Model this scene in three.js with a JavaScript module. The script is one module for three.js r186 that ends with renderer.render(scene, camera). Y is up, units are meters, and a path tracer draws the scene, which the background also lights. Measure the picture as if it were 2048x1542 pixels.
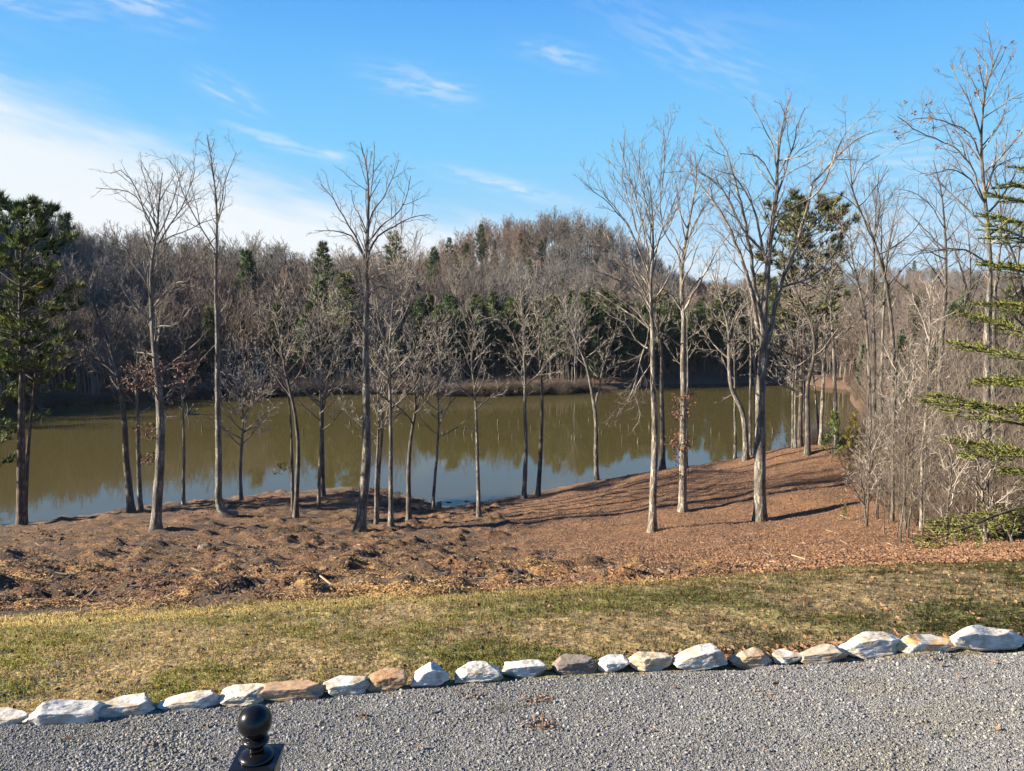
import * as THREE from 'three';
import { mergeGeometries } from 'three/addons/utils/BufferGeometryUtils.js';
import { RoundedBoxGeometry } from 'three/addons/geometries/RoundedBoxGeometry.js';

// ------------------------------------------------------------------ camera, sky, sun, exposure
const FOC = 1546.4, PITCH = 7.8 * Math.PI / 180, CP = Math.cos(PITCH), SP = Math.sin(PITCH), EYE = 3.3, WATER = -11.7;
const scene = new THREE.Scene();
const camera = new THREE.PerspectiveCamera(53, 1024 / 771, 0.1, 3000);
camera.position.set(0, EYE, 0);
camera.rotation.x = -PITCH;
const renderer = new THREE.WebGLRenderer();
renderer.toneMapping = THREE.LinearToneMapping;
const EXPOSURE = 3.6;
renderer.toneMappingExposure = EXPOSURE;
renderer.shadowMap.enabled = true;
const SUN = new THREE.Vector3(-0.92, 0.39, 0.10).normalize();
const sun = new THREE.DirectionalLight(new THREE.Color(1, 0.9, 0.74), 5);
sun.position.copy(SUN).multiplyScalar(200).add(new THREE.Vector3(0, 0, -60));
sun.target.position.set(0, 0, -60);
sun.castShadow = true;
Object.assign(sun.shadow.camera, { left: -180, right: 180, top: 120, bottom: -120, near: 1, far: 500 });
sun.shadow.mapSize.set(4096, 4096);
sun.shadow.radius = 1.2;
scene.add(sun, sun.target);

// ------------------------------------------------------------------ noise and random
function rand(seed) { let a = seed >>> 0; return () => { a = (a + 0x6d2b79f5) | 0; let t = Math.imul(a ^ (a >>> 15), 1 | a); t = (t + Math.imul(t ^ (t >>> 7), 61 | t)) ^ t; return ((t ^ (t >>> 14)) >>> 0) / 4294967296; }; }
function hash(x, y, z) { let h = Math.imul(x, 374761393) ^ Math.imul(y, 668265263) ^ Math.imul(z, 2147483647 - 1640531527); h = Math.imul(h ^ (h >>> 13), 1274126177); return ((h ^ (h >>> 16)) >>> 0) / 4294967296; }
const fade = (t) => t * t * t * (t * (t * 6 - 15) + 10), mix = (a, b, t) => a + (b - a) * t, clamp = (x, a = 0, b = 1) => Math.min(b, Math.max(a, x));
const step = (a, b, x) => { const t = clamp((x - a) / (b - a)); return t * t * (3 - 2 * t); };
function n2(x, y, s = 0) { const i = Math.floor(x), j = Math.floor(y), u = fade(x - i), v = fade(y - j); return mix(mix(hash(i, j, s), hash(i + 1, j, s), u), mix(hash(i, j + 1, s), hash(i + 1, j + 1, s), u), v); }
function n3(x, y, z, s = 0) { const k = Math.floor(z); return mix(n2(x, y, k * 131 + s), n2(x, y, (k + 1) * 131 + s), fade(z - k)); }
function fbm(x, y, o = 4, s = 0) { let a = 0.5, t = 0, m = 0; for (let i = 0; i < o; i++) { t += a * n2(x, y, s + i * 17); m += a; x = x * 2.03 + 3.7; y = y * 2.03 + 1.3; a *= 0.5; } return t / m; }
function fbm3(x, y, z, o = 3, s = 0) { let a = 0.5, t = 0, m = 0; for (let i = 0; i < o; i++) { t += a * n3(x, y, z, s + i * 17); m += a; x *= 2.03; y *= 2.03; z *= 2.03; a *= 0.5; } return t / m; }
const V = (x, y, z) => new THREE.Vector3(x, y, z);
const lin = (r, g, b) => new THREE.Color().setStyle(`rgb(${Math.round(r)},${Math.round(g)},${Math.round(b)})`);

// ------------------------------------------------------------------ the sky: clear winter air with thin cirrus, thicker towards the low sun on the left
function skyTexture() {
  const W = 4096, H = 2048, data = new Float32Array(W * H * 4), D = 180 / Math.PI;
  const stop = [[0, lin(176, 218, 246)], [4, lin(160, 214, 250)], [9, lin(132, 207, 254)], [15, lin(110, 189, 253)], [21, lin(84, 160, 247)], [40, lin(56, 118, 202)], [90, lin(38, 82, 150)]];
  // streaks: azimuth and elevation of the centre in degrees, half length, half width, slant, strength
  const streak = [[-25.3, 17.6, 4.2, 1.2, -16, 0.5], [-32.5, 16.8, 6.0, 1.3, -6, 0.36], [-19.4, 12.2, 2.4, 0.75, -27, 0.36], [-6.6, 13.4, 4.2, 1.1, -10, 0.3], [-4.4, 13.1, 2.0, 0.45, -24, 0.3], [3.2, 15.4, 3.4, 0.75, -14, 0.3],
    [13, 15.0, 9, 1.8, -26, 0.15], [-0.5, 6.7, 6, 0.6, -14, 0.36], [-16.5, 9.4, 4.5, 0.5, -14, 0.3], [-12.5, 8.6, 1.3, 0.35, -10, 0.35], [-10, 20.6, 3.5, 0.6, 8, 0.3], [-34.5, 12.8, 1.6, 0.6, -8, 0.6], [26, 7.5, 9, 2.2, -6, 0.22], [24, 3.2, 8, 1.6, 0, 0.34]];
  const c = new THREE.Color();
  for (let row = 0; row < H; row++) {
    const el = ((row + 0.5) / H - 0.5) * 180, e = Math.max(el, 0);
    let k = 0; while (k < stop.length - 2 && e > stop[k + 1][0]) k++;
    const base = stop[k][1].clone().lerp(stop[k + 1][1], clamp((e - stop[k][0]) / (stop[k + 1][0] - stop[k][0])));
    for (let col = 0; col < W; col++) {
      const i = (row * W + col) * 4;
      c.copy(base);
      if (el > -0.5 && el < 60) {
        const round = ((col + 0.5) / W - 0.5) * 2 * Math.PI, az = Math.atan2(Math.cos(round), -Math.sin(round)) * D; // 0 ahead, positive to the right
        const wind = (az * 0.95 + e * 0.3), across = e - az * -0.22;
        const fine = fbm(wind * 0.35 + 40, across * 1.9 + 9, 5, 3), veil = fbm(wind * 0.045 + 7, across * 0.16 + 2, 4, 11);
        let a = 0;
        // the white bank low towards the sun, its edge climbing to the left
        const d = Math.abs(((az + 62 + 540) % 360) - 180), edge = 4.0 + 8.6 * step(66, 22, d) * (0.6 + 0.4 * step(64, 30, d)) - 3 * step(60, 90, d) + (fine - 0.5) * 2.4 + (veil - 0.5) * 1.6;
        a += 0.95 * step(edge + 1.3, edge - 4.2, e) * clamp(edge / 3);
        a += 0.3 * step(0.54, 0.8, veil) * step(0.38, 0.7, fine) * step(24, 6, az) + 0.22 * step(7, 0, e);
        for (const s of streak) {
          const x = (az - s[0]) * Math.cos(s[4] / D) + (e - s[1]) * Math.sin(s[4] / D), y = -(az - s[0]) * Math.sin(s[4] / D) + (e - s[1]) * Math.cos(s[4] / D);
          if (Math.abs(x) > s[2] * 2 || Math.abs(y) > s[3] * 2.6) continue;
          const g = Math.exp(-((x / s[2]) ** 2) * 1.6 - (y / s[3]) ** 2 * 1.2);
          a += 0.8 * s[5] * g * (0.18 + 1.5 * step(0.36, 0.74, fbm(x * 0.55 + y * 1.2 + s[0], (y - x * 0.12) * 4.2 + s[1], 5, 23)));
        }
        a = clamp(a);
        c.r = mix(c.r, 0.89, a); c.g = mix(c.g, 0.945, a); c.b = mix(c.b, 0.985, a);
      }
      data[i] = c.r / EXPOSURE; data[i + 1] = c.g / EXPOSURE; data[i + 2] = c.b / EXPOSURE; data[i + 3] = 1;
    }
  }
  const t = new THREE.DataTexture(data, W, H, THREE.RGBAFormat, THREE.FloatType);
  t.mapping = THREE.EquirectangularReflectionMapping; t.magFilter = THREE.LinearFilter; t.needsUpdate = true;
  return t;
}
scene.background = scene.environment = skyTexture();
scene.fog = new THREE.FogExp2(new THREE.Color(0.72, 0.8, 0.95), 0.00007);

// ------------------------------------------------------------------ pixel of the photograph + depth -> point in the place
function at(px, py, depth) { const u = (px - 1024) / FOC, v = (771 - py) / FOC, t = depth / (CP + v * SP); return V(u * t, EYE + t * (v * CP - SP), -depth); }
function onPlane(px, py, y) { const u = (px - 1024) / FOC, v = (771 - py) / FOC, t = (y - EYE) / (v * CP - SP); return V(u * t, y, -t * (CP + v * SP)); }
const names = new Map();
function numbered(n) { const k = names.get(n) ?? 0; names.set(n, k + 1); return k ? `${n}_${String(k).padStart(3, '0')}` : n; }
function thing(name, label, category, p, group) { const o = new THREE.Group(); o.name = numbered(name); o.position.copy(p); o.userData = { label, category }; if (group) o.userData.group = group; scene.add(o); return o; }
function put(name, geometry, material, parent) { const m = new THREE.Mesh(geometry, material); m.name = name; m.castShadow = m.receiveShadow = true; parent.add(m); return m; }
function copyOf(root, p, turn, scale, label) { const c = root.clone(); c.name = numbered(root.name.replace(/_\d+$/, '')); c.position.copy(p); c.rotation.set(0, turn, 0); c.scale.setScalar(scale); if (label) c.userData.label = label; scene.add(c); return c; }

// ------------------------------------------------------------------ textures
function dataTex(n, f, srgb) {
  const d = new Uint8Array(n * n * 4);
  for (let y = 0; y < n; y++) for (let x = 0; x < n; x++) { const c = f(x / n, y / n), i = (y * n + x) * 4; d[i] = clamp(c[0]) * 255; d[i + 1] = clamp(c[1]) * 255; d[i + 2] = clamp(c[2]) * 255; d[i + 3] = 255; }
  const t = new THREE.DataTexture(d, n, n); t.wrapS = t.wrapT = THREE.RepeatWrapping; t.magFilter = THREE.LinearFilter; if (srgb) t.colorSpace = THREE.SRGBColorSpace; t.needsUpdate = true; return t;
}
function tile(u, v, fx, fy, o, s) { // noise that repeats without a seam
  const a = fbm(u * fx, v * fy, o, s), b = fbm((u - 1) * fx, v * fy, o, s), c = fbm(u * fx, (v - 1) * fy, o, s), d = fbm((u - 1) * fx, (v - 1) * fy, o, s);
  return mix(mix(a, b, u), mix(c, d, u), v);
}
const earthTex = dataTex(512, (u, v) => { const f = tile(u, v, 60, 60, 3, 5), g = tile(u, v, 14, 14, 3, 8), k = step(0.3, 0.72, f) * 0.6 + g * 0.5, h = tile(u, v, 30, 30, 2, 71); return [0.42 + k * 0.62, 0.42 + k * 0.6 + h * 0.02, 0.42 + k * 0.56]; }, true);
const earthBump = dataTex(512, (u, v) => { const f = tile(u, v, 70, 70, 3, 5) * 0.5 + tile(u, v, 16, 16, 3, 8) * 0.5; return [f, f, f]; });
function barkMaps(seed, plates, pale) {
  const hgt = (u, v) => { const w = tile(u, v, 4, 4, 3, seed + 1) * 0.16, a = tile((u + w + 1) % 1, v, plates, plates * 0.22, 3, seed), r = 1 - Math.abs(a - 0.5) * 5; return clamp(1 - clamp(r) * 0.8 - tile(u, v, 50, 18, 2, seed + 4) * 0.2); };
  const map = dataTex(512, (u, v) => { const h = hgt(u, v), l = step(0.56, 0.68, tile(u, v, 7, 9, 4, seed + 9)), m = tile(u, v, 3, 3, 2, seed + 15), g = 0.26 + h * 0.6 + (m - 0.5) * 0.3; return [mix(g, 0.9, l * pale), mix(g * 0.975, 0.91, l * pale), mix(g * 0.94, 0.86, l * pale)]; }, true);
  const bump = dataTex(512, (u, v) => { const h = hgt(u, v); return [h, h, h]; });
  return { map, bumpMap: bump };
}
const barkA = barkMaps(31, 22, 0.75), barkB = barkMaps(77, 14, 0.35);
const bark = (r, g, b, maps = barkA, bs = 0.025) => new THREE.MeshStandardMaterial({ color: new THREE.Color(r, g, b), roughness: 0.95, ...maps, bumpScale: bs });
const M = {
  pale: bark(0.74, 0.66, 0.56), grey: bark(0.56, 0.51, 0.45), dark: bark(0.33, 0.29, 0.25, barkB), pine: bark(0.38, 0.3, 0.25, barkB, 0.04),
  limbPale: bark(0.62, 0.54, 0.46, barkA, 0.012), limbGrey: bark(0.46, 0.41, 0.36, barkA, 0.012), limbDark: bark(0.3, 0.255, 0.21, barkB, 0.012),
  twig: new THREE.MeshStandardMaterial({ color: new THREE.Color(0.135, 0.103, 0.088), roughness: 0.9 }),
  twigPale: new THREE.MeshStandardMaterial({ color: new THREE.Color(0.33, 0.285, 0.235), roughness: 0.9 }),
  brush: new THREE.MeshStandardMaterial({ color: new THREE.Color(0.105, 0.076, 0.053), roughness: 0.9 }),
  thicket: new THREE.MeshStandardMaterial({ color: new THREE.Color(0.165, 0.127, 0.094), roughness: 0.9 }),
  sapling: bark(0.27, 0.235, 0.195, barkA, 0.006),
  far: new THREE.MeshStandardMaterial({ color: new THREE.Color(0.128, 0.1, 0.079), roughness: 0.95 }),
  farTrunk: new THREE.MeshStandardMaterial({ color: new THREE.Color(0.15, 0.13, 0.11), roughness: 0.95 }),
  needle: new THREE.MeshStandardMaterial({ color: new THREE.Color(1, 1, 1), vertexColors: true, roughness: 0.75, side: THREE.DoubleSide }),
  leaf: new THREE.MeshStandardMaterial({ color: new THREE.Color(0.125, 0.055, 0.03), roughness: 0.8, side: THREE.DoubleSide }),
  wood: bark(0.42, 0.36, 0.29, barkB, 0.01),
};

// ------------------------------------------------------------------ mesh builder for tubes and leaves
class Geo {
  constructor() { this.p = []; this.n = []; this.u = []; this.i = []; this.c = null; }
  tube(pts, rad, sides, v0 = 0, closeTip = false) {
    const N = pts.length; let a = null, v = v0, base = this.p.length / 3;
    const T = V(0, 0, 0), A = V(0, 0, 0), B = V(0, 0, 0);
    for (let k = 0; k < N; k++) {
      T.subVectors(pts[Math.min(k + 1, N - 1)], pts[Math.max(k - 1, 0)]).normalize();
      if (!a) { A.set(Math.abs(T.y) > 0.9 ? 1 : 0, Math.abs(T.y) > 0.9 ? 0 : 1, 0); a = A.clone(); }
      a.addScaledVector(T, -a.dot(T)).normalize(); B.crossVectors(T, a);
      if (k) v += pts[k].distanceTo(pts[k - 1]);
      for (let s = 0; s <= sides; s++) {
        const w = s / sides * Math.PI * 2, x = Math.cos(w), y = Math.sin(w), nx = a.x * x + B.x * y, ny = a.y * x + B.y * y, nz = a.z * x + B.z * y, r = rad[k];
        this.p.push(pts[k].x + nx * r, pts[k].y + ny * r, pts[k].z + nz * r); this.n.push(nx, ny, nz); this.u.push(s / sides * Math.max(0.12, Math.round(rad[0] * 6.3 / 0.7 * 8) / 8), v / 1.6);
      }
    }
    for (let k = 0; k < N - 1; k++) for (let s = 0; s < sides; s++) { const q = base + k * (sides + 1) + s, w = q + sides + 1; this.i.push(q, q + 1, w, q + 1, w + 1, w); }
    if (closeTip) { const q = base + (N - 1) * (sides + 1), m = this.p.length / 3; this.p.push(pts[N - 1].x, pts[N - 1].y, pts[N - 1].z); this.n.push(T.x, T.y, T.z); this.u.push(0.5, 0.5); for (let s = 0; s < sides; s++) this.i.push(q + s, q + s + 1, m); }
  }
  tri(a, b, c, n, col) {
    const m = this.p.length / 3; this.p.push(a.x, a.y, a.z, b.x, b.y, b.z, c.x, c.y, c.z); for (let k = 0; k < 3; k++) this.n.push(n.x, n.y, n.z); this.u.push(0, 0, 1, 0, 0.5, 1); this.i.push(m, m + 1, m + 2);
    if (col) { this.c ??= []; for (let k = 0; k < 3; k++) this.c.push(col[0], col[1], col[2]); }
  }
  leaf(p, d, s, rng, col) { // a folded lance-shaped leaf of four faces
    const side = V(rng() - 0.5, rng() - 0.5, rng() - 0.5).cross(d).normalize(), n = V(0, 0, 0).crossVectors(side, d).normalize(), mid = p.clone().addScaledVector(d, s * 0.5).addScaledVector(n, -s * 0.08), tip = p.clone().addScaledVector(d, s);
    const l = mid.clone().addScaledVector(side, s * 0.3).addScaledVector(n, s * 0.16), r = mid.clone().addScaledVector(side, -s * 0.3).addScaledVector(n, s * 0.16);
    const nl = n.clone().addScaledVector(side, -0.5).normalize(), nr = n.clone().addScaledVector(side, 0.5).normalize();
    this.tri(p, l, mid, nl, col); this.tri(l, tip, mid, nl, col); this.tri(p, mid, r, nr, col); this.tri(mid, tip, r, nr, col);
  }
  build() {
    const g = new THREE.BufferGeometry();
    g.setAttribute('position', new THREE.BufferAttribute(new Float32Array(this.p), 3)); g.setAttribute('normal', new THREE.BufferAttribute(new Float32Array(this.n), 3)); g.setAttribute('uv', new THREE.BufferAttribute(new Float32Array(this.u), 2));
    if (this.c) g.setAttribute('color', new THREE.BufferAttribute(new Float32Array(this.c), 3));
    g.setIndex(new THREE.BufferAttribute(new Uint32Array(this.i), 1));
    return g;
  }
}
function smooth(pts, spacing) { const c = new THREE.CatmullRomCurve3(pts, false, 'centripetal'), L = c.getLength(), n = Math.max(2, Math.ceil(L / spacing)); return { pts: c.getSpacedPoints(n), L }; }
const UP = V(0, 1, 0);
// side shoots along a line of points, and shoots along those, down to fine twigs
function sprout(pts, rad, L, lvl, o, limb, twig) {
  const rng = o.rng, n = Math.round(L * o.dens[lvl] * (0.85 + rng() * 0.3) + rng() * 0.6), N = pts.length - 1;
  let roll = rng() * 6.28;
  for (let k = 0; k < n; k++) {
    const t = mix(o.start[lvl], 1, (k + rng() * 0.8) / n), f = Math.min(t * N, N - 0.001), j = Math.floor(f), p = pts[j].clone().lerp(pts[j + 1], f - j), d = V(0, 0, 0).subVectors(pts[j + 1], pts[j]).normalize(), r = mix(rad[j], rad[j + 1], f - j);
    roll += 2.4 + (rng() - 0.5) * 1.4;
    const q = V(Math.cos(roll), 0, Math.sin(roll)); if (Math.abs(d.y) < 0.6) q.set(-d.z * Math.cos(roll), Math.sin(roll), d.x * Math.cos(roll)); q.addScaledVector(d, -q.dot(d)).normalize();
    const ang = (o.ang[lvl] + (rng() - 0.5) * 0.5), dir = d.clone().multiplyScalar(Math.cos(ang)).addScaledVector(q, Math.sin(ang));
    const L2 = Math.max(o.least, (lvl === 1 ? Math.min(L, 5.4) : L) * o.ratio[lvl] * (1 - 0.5 * t) * (0.6 + rng() * 0.8)), r2 = Math.max(o.thin, Math.min(r * 0.7, L2 * 0.011 + o.thin * 0.3)), seg = lvl >= 3 ? 2 : lvl === 2 ? 3 : 5;
    const line = [p], rr = [r2]; let cur = p.clone();
    for (let s = 1; s <= seg; s++) { dir.x += (rng() - 0.5) * o.wig; dir.z += (rng() - 0.5) * o.wig; dir.y += (rng() - 0.5) * o.wig * 0.7 + o.up / seg; dir.normalize(); cur = cur.clone().addScaledVector(dir, L2 / seg); line.push(cur); rr.push(mix(r2, Math.max(o.thin * 0.55, r2 * 0.3), s / seg)); }
    (lvl <= 1 && limb ? limb : twig).tube(line, rr, lvl === 1 ? 5 : lvl === 2 ? 4 : 3);
    if (o.leaves && lvl >= 2 && p.y > o.leaves[0] && p.y < o.leaves[1] && rng() < o.leaves[2]) for (let s = 0; s < 5; s++) o.leafGeo.leaf(line[seg].clone().lerp(line[0], rng() * 0.7), V(rng() - 0.5, rng() - 0.7, rng() - 0.5).normalize(), 0.09 + rng() * 0.07, rng);
    if (lvl < o.max) sprout(line, rr, L2, lvl + 1, o, limb, twig);
  }
}
const FORM = { dens: [0, 1.75, 3, 4.4], start: [0, 0.22, 0.18, 0.12], ang: [0, 0.72, 0.75, 0.75], ratio: [0, 0.42, 0.46, 0.5], up: 0.22, wig: 0.34, least: 0.18, thin: 0.0072, max: 3 };
const bases = []; // foot of every tree with a foot in view: they also fix the ground
function tree(s) { s.z = s.b[2]; bases.push(s); return s; }
function buildTree(s, foot) {
  const rng = rand(s.seed ?? Math.round(s.b[0] * 7 + s.b[1])), o = { ...FORM, rng, ...(s.form ?? {}) }, root = thing(s.name ?? 'bare_tree', s.label, s.category ?? 'tree', foot, s.group);
  const z = s.z, px = (q, dz = 0) => at(q[0], q[1], z + dz).sub(foot), r0 = s.w / 2 / FOC * z * 1.02;
  if (o.leaves) { o.leafGeo = new Geo(); o.leaves = [px([1024, o.leaves[0]]).y, px([1024, o.leaves[1]]).y, o.leaves[2]]; if (o.leaves[0] > o.leaves[1]) o.leaves = [o.leaves[1], o.leaves[0], o.leaves[2]]; }
  // stem
  const raw = [V(0, -0.35, 0), V(0, 0, 0), ...s.path.map((q) => px(q, q[2] ?? (rng() - 0.5) * 0.5))], { pts, L } = smooth(raw, 0.45);
  const rEnd = s.tip ?? 0.016;
  const rad = pts.map((p, k) => { const t = k / (pts.length - 1); return mix(r0, rEnd, Math.pow(t, s.pow ? s.pow + 0.3 : 1.1)) * (1 + 0.5 * Math.exp(-Math.max(0, p.y) / 0.28)) * (0.96 + 0.08 * n2(k * 0.7, 3, s.b[0])); });
  pts.forEach((p, k) => { const t = k / (pts.length - 1), w = 0.05 * Math.min(1, t * 6); p.x += (n2(k * 0.22, 1, s.b[0]) - 0.5) * w; p.z += (n2(k * 0.22, 7, s.b[0]) - 0.5) * w * 2; });
  const st = new Geo(); st.tube(pts, rad, s.w > 12 ? 12 : 8, rng() * 2, true);
  put('trunk', st.build(), M[s.bark ?? 'grey'], root);
  const lm = s.limb ?? ({ pale: M.limbPale, grey: M.limbGrey, dark: M.limbDark, pine: M.limbDark, sapling: M.sapling }[s.bark ?? 'grey']), tm = s.twig ? M[s.twig] : M.twig, twig = new Geo();
  const grow = (line, rr, len) => { const g = new Geo(); g.tube(line, rr, 7, rng() * 3); sprout(line, rr, len, 1, o, g, twig); put('limb', g.build(), lm, root); };
  // limbs that the photograph shows one by one
  for (const q of s.limbs ?? []) {
    const away = (rng() - 0.5) * 1.3, w = typeof q[0] === 'number' ? q[0] : 0.5, list = typeof q[0] === 'number' ? q.slice(1) : q, first = list[0];
    const ln = list.map((e) => px(e, away * Math.abs(e[0] - first[0]) / FOC * z)); let best = 0; pts.forEach((p, k) => { if (p.distanceTo(ln[0]) < pts[best].distanceTo(ln[0])) best = k; }); ln[0] = pts[best].clone();
    const sm = smooth(ln, 0.5), rs = Math.max(0.028, rad[best] * Math.min(0.8, w * 1.02)), rr = sm.pts.map((p, k) => mix(rs, 0.013, Math.pow(k / (sm.pts.length - 1), 1.05)));
    sm.pts.forEach((p, k) => { if (k) { p.x += (rng() - 0.5) * 0.09; p.y += (rng() - 0.5) * 0.08; p.z += (rng() - 0.5) * 0.12; } });
    grow(sm.pts, rr, sm.L);
  }
  // the other limbs of the crown
  const c = s.crown; if (c) for (let k = 0, roll = rng() * 6, n = Math.round(c.n * (s.twig === 'twigPale' && s.name !== 'sapling' ? 1.35 : 1.1)); k < n; k++) {
    const t = mix(c.from, c.to ?? 0.97, Math.pow((k + rng() * 0.7) / n, c.bias ?? 1)), f = Math.min(t * (pts.length - 1), pts.length - 1.01), j = Math.floor(f), p = pts[j].clone().lerp(pts[j + 1], f - j); roll += 2.4 + (rng() - 0.5);
    const h = (t - c.from) / (1 - c.from), len = c.len * (s.twig === 'twigPale' && !c.thin ? 1.22 : 1) * (c.round ? 0.35 + 1.0 * Math.sin(Math.PI * (0.18 + h * 0.72)) * 0.8 : 1 - 0.62 * h) * (0.75 + rng() * 0.5), rise = (c.rise ?? 0.9) + (rng() - 0.5) * 0.5, dir = V(Math.cos(roll) + (c.lean ?? 0), rise * (0.7 + h * 0.9), Math.sin(roll)).normalize();
    const seg = 8, line = [p], rs = Math.max(c.thin ?? 0.016, Math.min(rad[j] * 0.62, len * 0.014 + (c.thin ? 0 : 0.01))), rr = [rs]; let cur = p;
    for (let q = 1; q <= seg; q++) { dir.x += (rng() - 0.5) * 0.3; dir.z += (rng() - 0.5) * 0.3; dir.y += (rng() - 0.5) * 0.2 + (c.sweep ?? 0.08); dir.normalize(); cur = cur.clone().addScaledVector(dir, len / seg); line.push(cur); rr.push(mix(rs, c.thin ? 0.0035 : 0.011, q / seg)); }
    grow(line, rr, len);
  }
  if (!s.noTip) sprout(pts.slice(-9), rad.slice(-9), 3.6, 1, o, null, twig);
  if (twig.p.length) { const m = put('twigs', twig.build(), tm, root); m.userData.kind = 'stuff'; }
  // sprays of withered leaves on the stem
  for (const q of s.sprays ?? []) { o.leafGeo ??= new Geo(); const mid = px(q), R = q[2] / FOC * z, st2 = new Geo();
    for (let k = 0; k < q[3]; k++) { const e = mid.clone().add(V((rng() - 0.5) * 2 * R, (rng() - 0.5) * 2 * R * (q[4] ?? 0.7), (rng() - 0.5) * 2 * R)), stem = V(px([q[0] + (q[5] ?? 0), q[1]]).x, e.y - 0.25, 0); if (k % 3 === 0) st2.tube([stem, stem.clone().lerp(e, 0.5).add(V(0, 0.06, 0)), e], [0.014, 0.01, 0.005], 3); for (let m = 0; m < 5; m++) o.leafGeo.leaf(e.clone().add(V((rng() - 0.5) * 0.24, (rng() - 0.5) * 0.2, (rng() - 0.5) * 0.24)), V(rng() - 0.5, rng() - 0.75, rng() - 0.5).normalize(), 0.1 + rng() * 0.08, rng); }
    put('leaf_spray_stalks', st2.build(), M.twig, root).userData.kind = 'stuff'; }
  if (o.leafGeo?.p.length) put('dead_leaves', o.leafGeo.build(), M.leaf, root).userData.kind = 'stuff';
  return root;
}
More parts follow.
